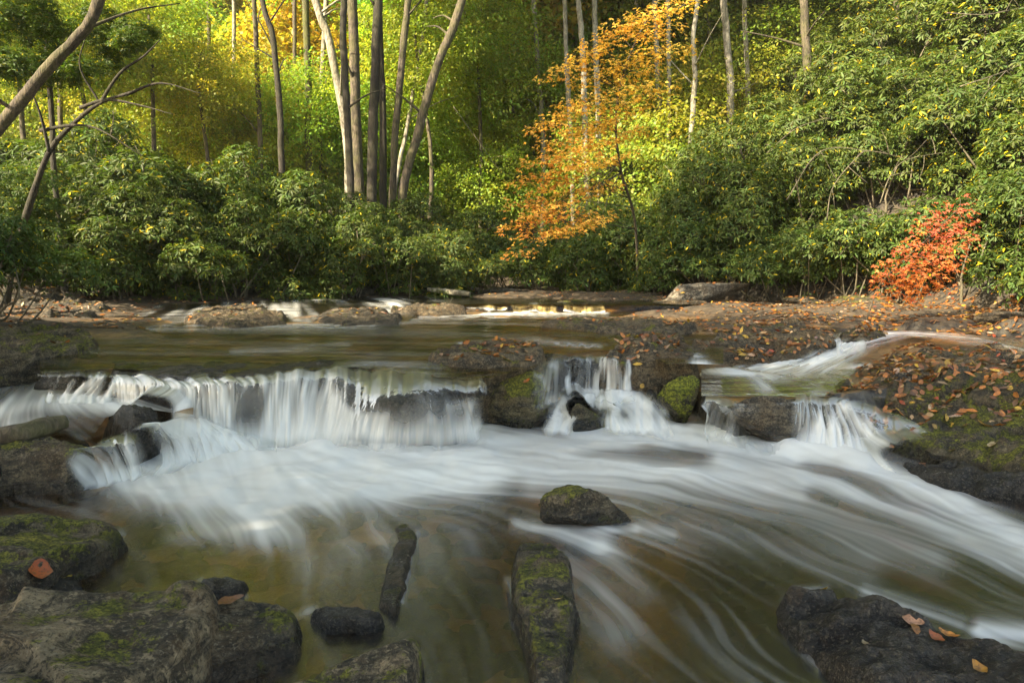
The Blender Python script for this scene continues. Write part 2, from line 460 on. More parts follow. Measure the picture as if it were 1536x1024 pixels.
def slab(label, outline, mat, zbot=-0.35, side=0.10, rnd=0.06, res=None, rough=0.02, strata=0.02, seed=1, name='rock', short=None, cat='rock', dome=0.0):
    rough, strata = rough * 1.5, strata * 1.5
    C = np.array([W(*o) for o in outline])
    P = C[:, :2]
    lo, hi = P.min(0) - side - .1, P.max(0) + side + .1
    dist_ = max(2.0, P[:, 1].mean())
    res = res or max(0.011, dist_ * 0.0028)
    nx, ny = [int(min(420, max(12, (hi[k] - lo[k]) / res))) for k in (0, 1)]
    X, Y = np.meshgrid(np.linspace(lo[0], hi[0], nx), np.linspace(lo[1], hi[1], ny))
    sc_ = 1.2 / max(0.3, min(hi - lo))
    sd = poly_sd(X, Y, P) + (0.22 * side + 0.006 + .012 * min(1, min(hi - lo))) * fbm(X * sc_ * 3.0, Y * sc_ * 3.0, seed * 3.1, 4, seed + 20)
    num = den = 0
    for (a, b, z) in C:
        k = 1 / ((X - a) ** 2 + (Y - b) ** 2 + 0.02) ** 1.5
        num, den = num + k * z, den + k
    zt = num / den
    n = fbm(X * 2.6, Y * 2.6, seed * 1.7, 5, seed)
    zt = zt + rough * n * 1.6 + rough * .4 * fbm(X * 14, Y * 14, seed, 3, seed + 3)
    zt = zt + rough * 1.1 * ridge(X * 3.2, Y * 3.2, seed * 1.3, 5, seed + 60)
    # bedding steps tilted through the stone
    q = (X * math.cos(seed * 2.3) + Y * math.sin(seed * 2.3)) * 2.2 + 1.3 * fbm(X * 1.3, Y * 1.3, seed, 3, seed + 9)
    f = q - np.floor(q)
    zt = zt + strata * (sst(0.0, .12, f) - f)
    if dome:
        zt = zt + dome * (sst(0, np.abs(sd).max() * .8, sd) - .7)
    prof = np.clip((sd + side * .8) / (side * .8 + rnd * .6), 0, 1)
    prof = 1 - (1 - prof) ** 3.4
    Z = zbot + (zt - zbot) * prof
    m = 0.8 * side + .02
    X = X + m * .5 * fbm(X * 5, Z * 9, Y * 5, 3, seed + 40) * (1 - prof)
    Y = Y + m * .9 * fbm(X * 6, Z * 11, Y * 5, 4, seed + 41) * (1 - prof)
    V = np.stack([X, Y, Z], -1).reshape(-1, 3)
    Fq = grid_faces(ny, nx)
    keep = (prof.ravel()[Fq] > 0).any(1)
    V, Fq, _ = compact(V, Fq, keep)
    o = link(name, mesh(name, V, [Fq], M[mat]))
    tag(o, label, cat)
    HOST[o.name] = short or label
    return o

def ico(n=5):
    import bmesh
    bm = bmesh.new()
    bmesh.ops.create_icosphere(bm, subdivisions=n, radius=1)
    V = np.array([v.co[:] for v in bm.verts])
    Fc = np.array([[v.index for v in f.verts] for f in bm.faces])
    bm.free()
    return V, Fc
ICO, ICOF = ico(6)

def boulder(label, pxl, pxr, pyt, pyb, zb, mat, depth=1.0, seed=1, cuts=11, rot=0.0, name='boulder', short=None, rough=0.05, sharp=9, lean=0.0):
    base = W((pxl + pxr) / 2, pyb, zb)
    hw = (pxr - pxl) / 2 / F * base[1] * 1.02
    rd = hw * depth
    cy = base[1] + rd * 0.7
    top = WD((pxl + pxr) / 2, pyt, cy - rd * .15)[2]
    h = top - zb
    r = np.random.default_rng(seed)
    nrm = unit(r.normal(size=(cuts, 3)))
    nrm = np.vstack([nrm, [[0, 0, 1], [.3, -.8, .2], [-.6, -.6, .3]]])
    hh = r.uniform(0.72, 0.98, len(nrm))
    hh[-3] = .92
    d = ICO @ nrm.T
    inv = np.where(d > 0.05, d / hh, 0.05)
    rad = 1 / ((inv ** sharp).sum(1) ** (1 / sharp))
    rad = rad * (1 + rough * 1.7 * fbm(ICO[:, 0] * 1.8, ICO[:, 1] * 1.8, ICO[:, 2] * 2.4, 5, seed) + rough * .6 * fbm(ICO[:, 0] * 9, ICO[:, 1] * 9, ICO[:, 2] * 9, 4, seed + 2) + rough * 1.1 * ridge(ICO[:, 0] * 2.3, ICO[:, 1] * 2.3, ICO[:, 2] * 3.5, 5, seed + 5))
    V = ICO * rad[:, None]
    c, s = math.cos(rot), math.sin(rot)
    V = np.stack([V[:, 0] * c - V[:, 1] * s, V[:, 0] * s + V[:, 1] * c, V[:, 2]], -1)
    V = (V - (V.max(0) + V.min(0)) / 2) / ((V.max(0) - V.min(0)) / 2)
    V[:, 0] += lean * V[:, 2]
    V = V * [hw, rd, h * .62] + [base[0] * cy / base[1], cy, zb + h * .38]
    o = link(name, mesh(name, V, [ICOF], M[mat]))
    tag(o, label, 'boulder' if name == 'boulder' else 'rock')
    HOST[o.name] = short or label
    return o

# foreground
slab('broad flat grey brown slab with moss patches in the near corner by the red leaf', [(-160, 926, .29), (30, 906, .29), (150, 894, .28), (270, 889, .25), (304, 900, .21), (292, 935, .22), (255, 975, .24), (190, 1015, .27), (120, 1075, .30), (-260, 1130, .34)], 'slab', -.3, .12, .07, .010, .017, .04, 3, short='broad near slab')
slab('squat dark wet rock wedged against the broad near slab, green moss on its right end', [(298, 945, .12), (325, 912, .13), (395, 903, .13), (432, 922, .10), (428, 950, .09), (380, 968, .10), (310, 978, .12)], 'rockmoss', -.3, .10, .07, .009, .02, .02, 5, short='squat dark rock beside the broad near slab')
slab('small black wet stone poking out of the water behind the squat mossy rock', [(306, 872, .05), (340, 860, .06), (366, 868, .045), (362, 882, .03), (318, 886, .03)], 'rockwet', -.25, .06, .05, .008, .012, .01, 7, short='small black stone')
slab('low tilted slab on the left with a mossy broken edge and glistening wet tip', [(-120, 782, .20), (40, 774, .19), (128, 780, .15), (165, 795, .08), (172, 815, .05), (140, 838, .06), (100, 835, .13), (60, 850, .16), (0, 868, .17), (-140, 890, .2)], 'rockmoss', -.3, .12, .06, .012, .022, .03, 9, short='low tilted slab on the left')
slab('dark wet stone in the gap between the two left slabs, under the big red leaf', [(-80, 885, .10), (40, 872, .09), (110, 862, .06), (118, 876, .04), (60, 892, .06), (-60, 915, .1)], 'rockwet', -.3, .08, .05, .011, .015, .02, 12, short='dark stone between the two left slabs')
slab('pointed brown slab with mossy right edge at the bottom of the photo', [(440, 1040, .10), (520, 997, .11), (585, 976, .11), (624, 969, .09), (622, 1000, .08), (600, 1060, .08), (430, 1110, .1)], 'slab', -.3, .08, .05, .009, .02, .025, 14, short='pointed brown slab')
slab('narrow curved mossy rock ridge just breaking the water like a sunken fin', [(594, 792, .0), (610, 783, .02), (624, 796, .045), (609, 846, .052), (599, 890, .055), (590, 912, .035), (572, 908, .005), (574, 880, .01), (586, 838, .01), (602, 808, .01)], 'rockmoss', -.25, .035, .03, .006, .005, .006, 16, short='narrow sunken ridge')
slab('flat black wet stone at the foot of the narrow sunken ridge', [(468, 918, .04), (490, 908, .05), (540, 912, .05), (572, 922, .045), (560, 934, .03), (490, 936, .03)], 'rockwet', -.25, .05, .04, .008, .014, .012, 18, short='flat black stone')
slab('long upright slab lying away from the viewer with bright moss down its right edge', [(786, 818, .045), (820, 816, .05), (845, 838, .06), (858, 890, .075), (852, 950, .08), (838, 1020, .085), (812, 1060, .07), (800, 985, .055), (782, 930, .05), (772, 870, .035)], 'rockmoss', -.25, .06, .03, .009, .028, .035, 21, short='long mossy slab in mid stream')
boulder('rounded boulder with a green moss cap alone in the middle of the stream', 806, 953, 731, 792, 0, 'rockmoss', .55, 22, 9, .3, short='moss capped boulder in mid stream', sharp=14)
slab('large glossy wet black slab with scattered leaves in the near right corner', [(1186, 892, .07), (1235, 884, .10), (1320, 908, .13), (1420, 948, .14), (1540, 985, .15), (1700, 1030, .15), (1600, 1120, .1), (1330, 1080, .02), (1230, 1000, .01), (1180, 940, .0)], 'rockwet', -.35, .10, .08, .010, .028, .04, 25, short='glossy black slab in the near right corner')
# right bank mossy mass
slab('huge mossy rock mass sloping into the stream on the right, brown leaves on top', up([(1275, 590, .26), (1330, 572, .34), (1450, 560, .40), (1600, 550, .45), (1800, 600, .42), (1750, 700, .30), (1560, 690, .20), (1480, 690, .12), (1420, 675, .10), (1370, 655, .10), (1320, 628, .15)]), 'rockgreen', -.4, .34, .2, .014, .04, .05, 31, short='huge mossy rock mass on the right')
slab('black wet toe of rock under the huge mossy mass where the white current passes', up([(1365, 690, .05), (1420, 700, .07), (1500, 716, .10), (1620, 720, .12), (1640, 740, .05), (1480, 744, .03), (1400, 722, .02)]), 'rockwet', -.3, .10, .06, .012, .03, .02, 33, short='black toe of the huge mossy mass')
# left mid
slab('dark blocky rock at the left edge below the driftwood log', [(-60, 674, .29), (30, 662, .31), (90, 658, .31), (126, 666, .28), (136, 680, .22), (100, 693, .20), (20, 697, .20), (-80, 700, .22)], 'rockmoss', -.3, .07, .05, .012, .025, .025, 35, short='dark blocky rock below the log')
boulder('round topped wet rock in the left cascade with water sliding past both sides', 126, 244, 608, 706, -.05, 'rockwet', .8, 37, 9, .4, short='round topped rock in the left cascade', name='rock', sharp=7)
slab('low dark wet rock lying under the driftwood log', [(-60, 655, .26), (60, 650, .26), (120, 652, .25), (134, 668, .22), (60, 676, .22), (-60, 682, .24)], 'rockwet', -.3, .06, .04, .011, .02, .02, 86, short='low dark rock under the log')
boulder('small blue grey wet stone at the left frame edge under the log', -40, 22, 688, 745, 0, 'rockwet', .8, 38, 9, short='small blue grey stone at the left edge', name='rock')
slab('broad mossy bank rock on the left, dark and rough, beside the upper pool', up([(-140, 520, .62), (0, 496, .60), (80, 494, .58), (130, 502, .52), (140, 516, .47), (115, 530, .44), (60, 535, .46), (-40, 540, .5), (-150, 555, .55)]), 'rockmoss', -.2, .16, .08, .02, .045, .05, 39, short='broad mossy bank rock on the left')
boulder('purplish wet rock at the left end of the falls with thin water threads', 62, 142, 553, 603, .2, 'rockwet', .8, 41, 9, short='purplish rock at the left end of the falls', name='rock')
boulder('narrow dark mossy rock standing between two veils of the left fall', 150, 186, 562, 612, .16, 'rockmoss', .9, 43, 9, short='narrow rock between two veils', name='rock')
# falls and middle
boulder('broad smooth boulder under a film of water in the middle of the falls', 490, 714, 574, 678, -.05, 'rockwet', .8, 45, 10, .2, short='broad smooth boulder in the falls', sharp=7, rough=.035)
slab('flat mossy ledge covered in orange leaves at the lip of the falls', [(646, 535, .58), (680, 520, .63), (740, 513, .65), (800, 520, .62), (812, 535, .60), (792, 545, .58), (730, 548, .58), (668, 546, .58)], 'bank', .05, .10, .06, .014, .03, .03, 47, short='flat leafy ledge at the lip of the falls')
boulder('large dark mossy boulder right of the main falls with leaves on its shoulder', 706, 834, 553, 656, -.10, 'boulder', .95, 49, 30, .1, short='large dark boulder right of the main falls', sharp=10)
boulder('rounded wet rock with one yellow leaf beside the right hand cascade', 790, 856, 532, 604, .1, 'rockwet', .9, 51, 9, short='rounded rock beside the right hand cascade', name='rock', sharp=7)
boulder('rock behind the right hand cascade hidden by its falling white strands', 838, 945, 532, 600, .12, 'rockwet', .55, 52, 8, short='rock behind the right hand cascade', name='rock')
boulder('flat topped brown stone above the little mossy stone in the cascade', 860, 926, 586, 616, .06, 'rock', .8, 53, 9, short='flat brown stone in the cascade', name='rock')
boulder('little round mossy stone standing in the white water of the cascade', 853, 916, 602, 650, -.03, 'rockgreen', .8, 55, 9, short='little round mossy stone', name='rock')
boulder('little dark stone tucked right of the round mossy stone', 898, 930, 604, 640, -.02, 'rockmoss', .8, 56, 9, name='rock', short='little dark stone in the cascade')
slab('tall shaggy brown ledge block heaped with fallen leaves right of the cascade', [(912, 532, .60), (945, 514, .66), (1000, 510, .64), (1032, 525, .58), (1034, 540, .52), (990, 546, .50), (930, 546, .52)], 'bank', .12, .14, .05, .014, .05, .04, 57, short='tall shaggy ledge block')
boulder('vivid green moss topped boulder at the foot of the shaggy ledge block', 984, 1046, 562, 642, -.04, 'vivid', .9, 59, 16, short='vivid green boulder', sharp=12, rough=.09)
boulder('dark wet rock slope left of the vivid green boulder', 935, 1000, 578, 628, -.03, 'rockwet', 1.0, 60, 9, name='rock', short='dark rock left of the green boulder')
boulder('wedge shaped brown boulder with leaves dividing the two right hand chutes', 1082, 1200, 590, 668, -.03, 'rock', .8, 61, 9, .5, short='wedge boulder between the chutes')
slab('wide leaf littered bedrock shelf right of the upper pool', [(1040, 512, .60), (1100, 496, .66), (1180, 488, .69), (1245, 500, .66), (1252, 514, .59), (1222, 527, .51), (1150, 538, .45), (1080, 535, .47), (1042, 527, .53)], 'bank', .1, .09, .07, .02, .035, .04, 63, short='wide bedrock shelf')
slab('low brown rock bar strewn with leaves in the upper pool', up([(812, 486, .47), (860, 478, .49), (930, 478, .50), (1000, 486, .50), (1040, 492, .50), (1000, 500, .47), (900, 497, .455)]), 'bank', .1, .14, .10, .03, .03, .03, 65, short='low leafy bar in the upper pool')
slab('flat leaf strewn rock between the right stream and the huge mossy mass', [(1300, 562, .385), (1325, 547, .44), (1390, 526, .53), (1470, 522, .57), (1540, 534, .58), (1570, 550, .56), (1440, 558, .50), (1340, 573, .41)], 'bank', -.1, .10, .08, .018, .03, .035, 66, short='flat leaf strewn rock on the right')
slab('thin leaf covered rock islet in the right hand stream', [(1262, 501, .60), (1295, 494, .64), (1326, 499, .62), (1302, 507, .59), (1268, 508, .585)], 'bank', .2, .09, .08, .025, .02, .02, 67, short='leaf covered islet in the right hand stream')
slab('long dark ledge rock behind the widest veil of the falls', [(172, 562, .53), (250, 566, .53), (330, 570, .53), (400, 567, .53), (450, 558, .53), (545, 556, .53), (560, 545, .5), (450, 546, .5), (300, 550, .5), (170, 548, .5)], 'rockwet', -.3, .10, .05, .014, .02, .02, 68, short='long dark ledge behind the falls')
# far rocks
slab('long rounded brown rock across the head of the upper pool', up([(590, 461, .60), (640, 455, .66), (690, 457, .64), (697, 464, .55), (640, 468, .52), (596, 467, .52)]), 'bank', .2, .16, .12, .03, .04, .03, 71, short='long rounded rock at the pool head')
boulder('small dark squarish rock beside the far rapids', 505, 562, 450, 464, .5, 'bank', .8, 72, 9, name='rock', short='small squarish rock at the far rapids')
boulder('large pale grey sloping boulder on the far right bank', 990, 1122, 424, 466, .55, 'pale', .6, 73, 8, .2, short='large pale boulder on the far bank', sharp=12, lean=.25)
boulder('low mossy brown hump at the left foot of the pale boulder', 950, 1060, 448, 470, .5, 'bank', .7, 74, 9, name='rock', short='low hump by the pale boulder')
boulder('low flat pale rock on the far bank under the dark thicket', 726, 786, 431, 444, .68, 'pale', .8, 75, 8, name='rock', short='low pale rock on the far bank')
boulder('long flat grey rock right of the low pale rock on the far bank', 786, 858, 429, 443, .68, 'bank', .7, 76, 8, name='rock', short='long flat grey rock on the far bank')
boulder('green mossy hump beside the far little falls', 828, 904, 450, 468, .5, 'rockgreen', .7, 77, 8, name='rock', short='green hump by the far little falls')
slab('thin flat rock shelf running along the far right bank', [(856, 446, .74), (920, 438, .82), (985, 441, .80), (1000, 450, .72), (930, 452, .68)], 'bank', .3, .2, .1, .035, .03, .03, 78, short='thin shelf along the far bank')
slab('leaf speckled rock island in the left rapids with a mossy hump', up([(282, 482, .47), (310, 464, .55), (370, 462, .57), (420, 470, .53), (424, 484, .47), (350, 490, .45)]), 'bank', .1, .18, .10, .025, .04, .04, 79, short='rock island in the left rapids')
slab('low grey rock island strewn with leaves in the middle of the far rapids', up([(472, 480, .47), (500, 466, .54), (560, 466, .54), (602, 474, .49), (590, 484, .46), (520, 488, .45)]), 'rock', .1, .18, .10, .025, .03, .03, 80, short='grey rock island in the far rapids')
slab('layered flat bank rock under the left thicket with a trail of leaves', [(-80, 462, .80), (40, 450, .84), (120, 452, .78), (165, 466, .66), (140, 480, .58), (40, 482, .62), (-100, 485, .72)], 'rock', .1, .2, .10, .025, .05, .08, 81, short='layered bank rock under the left thicket')
slab('dark upper step of layered rock against the left thicket', [(-100, 446, .98), (30, 437, 1.0), (110, 440, .92), (125, 448, .84), (30, 452, .86), (-100, 458, .9)], 'rock', .4, .2, .10, .03, .05, .06, 82, short='upper step of layered rock')
boulder('small pale stone at the edge of the left rapids', 132, 146, 483, 493, .42, 'pale', .9, 83, 8, name='rock', short='small pale stone')
k = 0
for (a, b, c, d, z, m, l) in [(228, 272, 474, 488, .4, 'rockwet', 'low black stone in the left rapids beside the mossy island'), (420, 455, 459, 469, .5, 'rockwet', 'small black stone in the far rapids between the two islands'), (560, 600, 454, 464, .52, 'rock', 'small stone left of the long rounded rock'),
                              (1180, 1260, 446, 466, .62, 'rock', 'dark ledge stone in the shadow of the right thicket'), (1250, 1340, 444, 468, .62, 'rockmoss', 'mossy dark stone under the red sapling'), (1462, 1530, 466, 492, .62, 'rock', 'dark angular stone at the right bank under the rhododendron'),
                              (1160, 1235, 462, 474, .58, 'bank', 'thin flat brown stone at the water edge of the right bank'), (1330, 1400, 464, 480, .6, 'bank', 'small flat leafy stone below the red sapling'), (200, 235, 466, 476, .5, 'rock', 'small flat stone by the leafy left bank'), (380, 440, 436, 446, .7, 'rock', 'dark stone under the overhanging left thicket'), (560, 640, 440, 451, .62, 'bank', 'brown flat stone behind the long rounded rock')]:
    k += 1
    boulder(l, a, b, c, d, z, m, .8, 100 + k, 9, k * .4, name='rock', short=l)

gv, gf_, go = [], [], 0
IC2, IF2 = ico(2)
for i in range(900):
    p = W(rng.uniform(150, 1500), 690 + 350 * rng.uniform() ** .8, -.1)
    s = rng.uniform(.015, .075) * (1.6 if rng.uniform() < .1 else 1)
    z = tz0 = float(terrain(np.array([p[0]]), np.array([p[1]]))[0])
    if z > -.03:
        continue
    v = IC2 * (1 + .25 * fbm(IC2[:, 0] * 1.5 + i, IC2[:, 1] * 1.5, IC2[:, 2] * 1.5, 2, 3))[:, None] * [s * rng.uniform(.8, 1.4), s * rng.uniform(.7, 1.1), s * .5]
    a = rng.uniform(0, 6.28)
    v = np.stack([v[:, 0] * math.cos(a) - v[:, 1] * math.sin(a), v[:, 0] * math.sin(a) + v[:, 1] * math.cos(a), v[:, 2]], -1) + [p[0], p[1], min(z + s * .15, -.03 - s * .5)]
    gv.append(v)
    gf_.append(IF2 + go)
    go += len(v)
gob = kind(link('creek_gravel', mesh('creek_gravel', np.vstack(gv), [np.vstack(gf_)], M['rock'])), 'stuff')
gob['label'] = 'cobbles and gravel under the clear brown water'
# driftwood
def wood(name, label, P, R, mat, cat='log', seg=14, n=40, rough=.25, seed=3):
    t = Tubes()
    Pp = smooth_path(P, n)
    t.add(Pp, np.interp(np.linspace(0, 1, n), np.linspace(0, 1, len(R)), R), seg, rough, seed)
    o = link(name, t.mesh(name, M[mat]))
    tag(o, label, cat)
    HOST[o.name] = label
    return o
wood('log', 'weathered brown driftwood log with moss resting on the left rocks', [WD(-60, 664, 4.5), WD(20, 652, 4.6), WD(60, 642, 4.75), WD(98, 632, 4.9)], [.075, .075, .07, .05], 'log')
wood('log', 'pale fallen branch lying on the far bank below the left thicket', [WD(642, 434, 17.5), WD(668, 437, 17.3), WD(705, 441, 17.0)], [.05, .08, .06], 'barkpale')
wood('stick', 'short pale broken stick lying among leaves on the right rock', [W(1368, 584, .40), W(1390, 582, .41), W(1412, 577, .41)], [.02, .025, .02], 'barkpale', 'stick', 8)
wood('stick', 'thin bare stick propped in the left bank leaves', [W(190, 448, .8), WD(205, 436, 16.2), WD(213, 426, 16.2)], [.015, .015, .01], 'twig', 'stick', 6)

# ------------------------------------------------------------------ water
def strokes(X, Y, z, lst):
    px, py = PX(X, Y, z)
    tot = np.zeros(X.shape)
    for pts, wid, inten in lst:
        pts = np.array(pts, float)
        best = np.full(X.shape, 1e9)
        wf = np.zeros(X.shape)
        n = len(pts) - 1
        for i in range(n):
            a, b = pts[i], pts[i + 1]
            e = b - a
            t = np.clip(((px - a[0]) * e[0] + (py - a[1]) * e[1]) / (e @ e + 1e-9), 0, 1)
            d = np.hypot(px - a[0] - t * e[0], py - a[1] - t * e[1])
            m = d < best
            best = np.where(m, d, best)
            wf = np.where(m, (i + t) / n, wf)
        w0, w1 = (wid if isinstance(wid, tuple) else (wid, wid))
        i0, i1 = (inten if isinstance(inten, tuple) else (inten, inten))
        ww = w0 + (w1 - w0) * wf
        tot = 1 - (1 - tot) * (1 - np.clip((i0 + (i1 - i0) * wf) * np.exp(-(best / ww) ** 2), 0, 1))
    return tot

def flowfield(X, Y, z, lst, sig):
    px, py = PX(X, Y, z)
    vx, vy = np.zeros(X.shape), np.zeros(X.shape)
    tot = np.full(X.shape, 1e-9)
    for pts in lst:
        Pw = np.array([W(a, b, z) for a, b in pts])
        pts = np.array(pts, float)
        for i in range(len(pts) - 1):
            n = max(2, int(np.hypot(*(pts[i + 1] - pts[i])) / 40))
            d = unit(Pw[i + 1, :2] - Pw[i, :2])
            for k in range(n):
                q = pts[i] + (pts[i + 1] - pts[i]) * (k + .5) / n
                r2 = ((px - q[0]) ** 2 + ((py - q[1]) * 1.4) ** 2) / sig ** 2
                w = np.exp(-r2) + 1e-4 / (1 + r2)
                vx += w * d[0]
                vy += w * d[1]
                tot += w
    s = np.hypot(vx, vy) + 1e-9
    return vx / s, vy / s

def blur(a, n):
    for _ in range(n):
        a = (np.roll(a, 1, 0) + 2 * a + np.roll(a, -1, 0)) / 4
        a = (np.roll(a, 1, 1) + 2 * a + np.roll(a, -1, 1)) / 4
    return a

def lic(noise, gu, gv, steps, h):
    """line integral convolution on a grid; gu,gv = velocity in (col,row) cells per unit length"""
    R, Cn = noise.shape
    acc = noise.copy()
    wsum = np.ones(noise.shape)
    for sgn in (1, -1):
        jj, ii = np.meshgrid(np.arange(Cn, dtype=float), np.arange(R, dtype=float))
        for k in range(steps):
            i0, j0 = np.clip(ii, 0, R - 1.001).astype(int), np.clip(jj, 0, Cn - 1.001).astype(int)
            jj = jj + sgn * h * gu[i0, j0]
            ii = ii + sgn * h * gv[i0, j0]
            ii, jj = np.clip(ii, 0, R - 1.001), np.clip(jj, 0, Cn - 1.001)
            i0, j0 = ii.astype(int), jj.astype(int)
            fi, fj = ii - i0, jj - j0
            s = noise[i0, j0] * (1 - fi) * (1 - fj) + noise[i0 + 1, j0] * fi * (1 - fj) + noise[i0, j0 + 1] * (1 - fi) * fj + noise[i0 + 1, j0 + 1] * fi * fj
            w = math.exp(-(k / steps * 1.7) ** 2)
            acc += w * s
            wsum += w
    return acc / wsum

def norm01(a):
    m, s = a.mean(), a.std() + 1e-9
    return (a - m) / s

def streaks(X, Y, vx, vy, seed, scale, steps=26, h=0.05):
    """flow aligned streak texture on a structured grid X,Y (rows, cols)"""
    Xu, Xv = np.gradient(X, axis=1), np.gradient(X, axis=0)
    Yu, Yv = np.gradient(Y, axis=1), np.gradient(Y, axis=0)
    det = Xu * Yv - Xv * Yu
    det = np.where(np.abs(det) < 1e-12, 1e-12, det)
    gu = (vx * Yv - vy * Xv) / det
    gv = (-vx * Yu + vy * Xu) / det
    d = np.maximum(Y, .5)
    n = vn(X / d * scale, np.log(d) * scale * 1.2, seed, seed) * .6 + vn(X / d * scale * 2.7, np.log(d) * scale * 3.2, seed, seed + 1) * .6 + .5 * vn(X / d * scale * 7, np.log(d) * scale * 8, 0, seed + 2)
    # step length grows with distance
    hh = h * d / 5.0
    return norm01(lic(n, gu * hh, gv * hh, steps, 1.0))

def sheet(name, X, Y, Z, mat, foam, deep, keep=None, cover=None):
    V = np.stack([X, Y, Z], -1).reshape(-1, 3)
    Fq = grid_faces(*X.shape)
    at = {'foam': np.clip(foam, 0, 1), 'deep': np.clip(deep, 0, 1)}
    if cover is not None:
        at['cover'] = np.clip(cover, 0, 1)
    if keep is not None:
        V, Fq, at = compact(V, Fq, keep.ravel()[Fq].all(1), at)
    o = link(name, mesh(name, V, [Fq], M[mat], True, at))
    kind(o, 'structure')
    return o

# lower pool
def img_grid(c0, c1, nc, r0, r1, nr_, z):
    px, py = np.meshgrid(np.linspace(c0, c1, nc), np.linspace(r0, r1, nr_))
    P = W(px, py, z)
    return P[..., 0], P[..., 1]
LX, LY = img_grid(-420, 1960, 1000, 606, 1300, 480, 0.0)
FLOW = [[(300, 660), (380, 720), (480, 770), (560, 850), (600, 1000), (620, 1100)], [(500, 670), (600, 710), (760, 720), (900, 715), (1050, 735), (1200, 780), (1400, 860), (1600, 960)],
        [(720, 650), (850, 665), (1000, 690), (1150, 720), (1350, 790), (1560, 890)], [(1180, 665), (1280, 700), (1400, 745), (1536, 805), (1700, 880)], [(250, 700), (290, 760), (330, 830), (400, 900), (450, 1000)],
        [(700, 760), (690, 850), (700, 950), (720, 1060)], [(790, 790), (860, 812), (930, 860), (1010, 940), (1080, 1050)], [(960, 790), (1080, 850), (1200, 920), (1300, 1000)], [(1000, 760), (1200, 840), (1400, 920), (1560, 990)], [(150, 720), (220, 740), (260, 790)], [(430, 780), (450, 850), (480, 950)]]
vx, vy = flowfield(LX, LY, 0.0, FLOW, 90)
wob = fbm(LX * 2.2, LY * 2.2, 0, 3, 61) * .55
vx, vy = vx * np.cos(wob) - vy * np.sin(wob), vx * np.sin(wob) + vy * np.cos(wob)
st1 = streaks(LX, LY, vx, vy, 3, 26, 70, .021)
st2 = streaks(LX, LY, vx, vy, 9, 70, 60, .016)
FOAM = [([(290, 668), (440, 672), (720, 664)], 30, 1.0), ([(215, 715), (330, 705), (520, 700), (700, 700)], 36, 1.0), ([(250, 735), (380, 750), (560, 728), (740, 705)], 32, .85), ([(380, 775), (440, 800)], (40, 20), (.5, .25)), ([(300, 735), (290, 770)], 26, .45), ([(250, 812), (330, 795), (400, 800)], (10, 24), (.1, .4)),
        ([(720, 662), (860, 668), (1000, 655)], 18, .8), ([(700, 690), (880, 700), (1060, 712), (1200, 735)], (26, 16), (.85, .5)), ([(860, 646), (1010, 646)], 12, .8), ([(1000, 652), (1100, 664), (1190, 682)], 20, .85), ([(1040, 640), (1100, 655)], 12, .6),
        ([(1176, 668), (1260, 682), (1330, 712), (1430, 755), (1540, 812), (1700, 900)], (18, 22), (1.0, .8)), ([(1080, 690), (1250, 730), (1400, 785), (1560, 860)], (16, 18), (.75, .45)), ([(800, 725), (1000, 735), (1200, 765), (1400, 830)], (22, 30), (.5, .2)),
        ([(776, 785), (830, 796), (900, 818)], (10, 20), (.45, .55)), ([(900, 818), (930, 850), (965, 890)], (22, 18), (.5, .15)), ([(850, 850), (900, 900), (930, 950)], 30, .22), ([(1470, 940), (1540, 950)], 14, .7), ([(960, 790), (1100, 800), (1300, 850)], 26, .16), ([(1300, 885), (1440, 930)], 10, .25),
        ([(180, 720), (240, 722)], 18, .75), ([(800, 786), (880, 797), (955, 794)], 5, .35), ([(955, 790), (1010, 800)], 7, .3), ([(762, 870), (776, 940)], 5, .25), ([(440, 925), (470, 912)], 6, .2), ([(626, 800), (612, 850), (602, 900)], 5, .22), ([(180, 800), (176, 822), (140, 848)], 6, .22), ([(300, 868), (306, 884), (368, 892)], 5, .22), ([(1180, 900), (1185, 950), (1230, 1000)], 7, .22), ([(1200, 884), (1240, 880)], 5, .25), ([(560, 800), (480, 840)], 40, .14), ([(700, 780), (640, 830)], 60, .12)]
base = strokes(LX, LY, 0.0, FOAM)
amb = 0.010
str_ = 0.35 * st1 + 0.75 * st2
foam = base * (0.84 + 0.10 * str_) + 0.30 * base * (1 - base) * str_ + amb * np.clip(str_ * .5 + .3, 0, 2) + (.035 * sst(.55, 2.4, str_ + .5 * fbm(LX * .9, LY * .9, 0, 2, 90)) + .05 * sst(.2, 2.0, st2)) * (.30 + .70 * np.clip(sst(760, 980, PX(LX, LY, 0.0)[0]) + sst(800, 720, PX(LX, LY, 0.0)[1]), 0, 1))
foam = np.clip(foam, 0, 1)
core = sst(.55, .95, base)
foam = foam * (1 - core) + np.maximum(foam, .80 + .08 * st1) * core
foam = np.clip(foam, 0, .97)
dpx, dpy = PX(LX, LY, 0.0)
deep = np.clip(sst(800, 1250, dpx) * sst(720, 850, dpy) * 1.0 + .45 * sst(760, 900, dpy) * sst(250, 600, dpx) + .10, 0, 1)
foam = blur(foam, 1)
LZ = 0.0022 * blur(st1, 6) * (0.4 + base) + 0.05 * base * fbm(LX * 2.5, LY * 2.5, 0, 3, 77) + .06 * strokes(LX, LY, 0, [([(300, 665), (440, 668), (720, 660)], 26, .8), ([(1180, 665), (1300, 690)], 14, .8)]) + 0.012 * fbm(LX * 1.5, LY * 1.5, 0, 2, 5)
sheet('lower_pool_water', LX, LY, LZ, 'water', foam, deep)

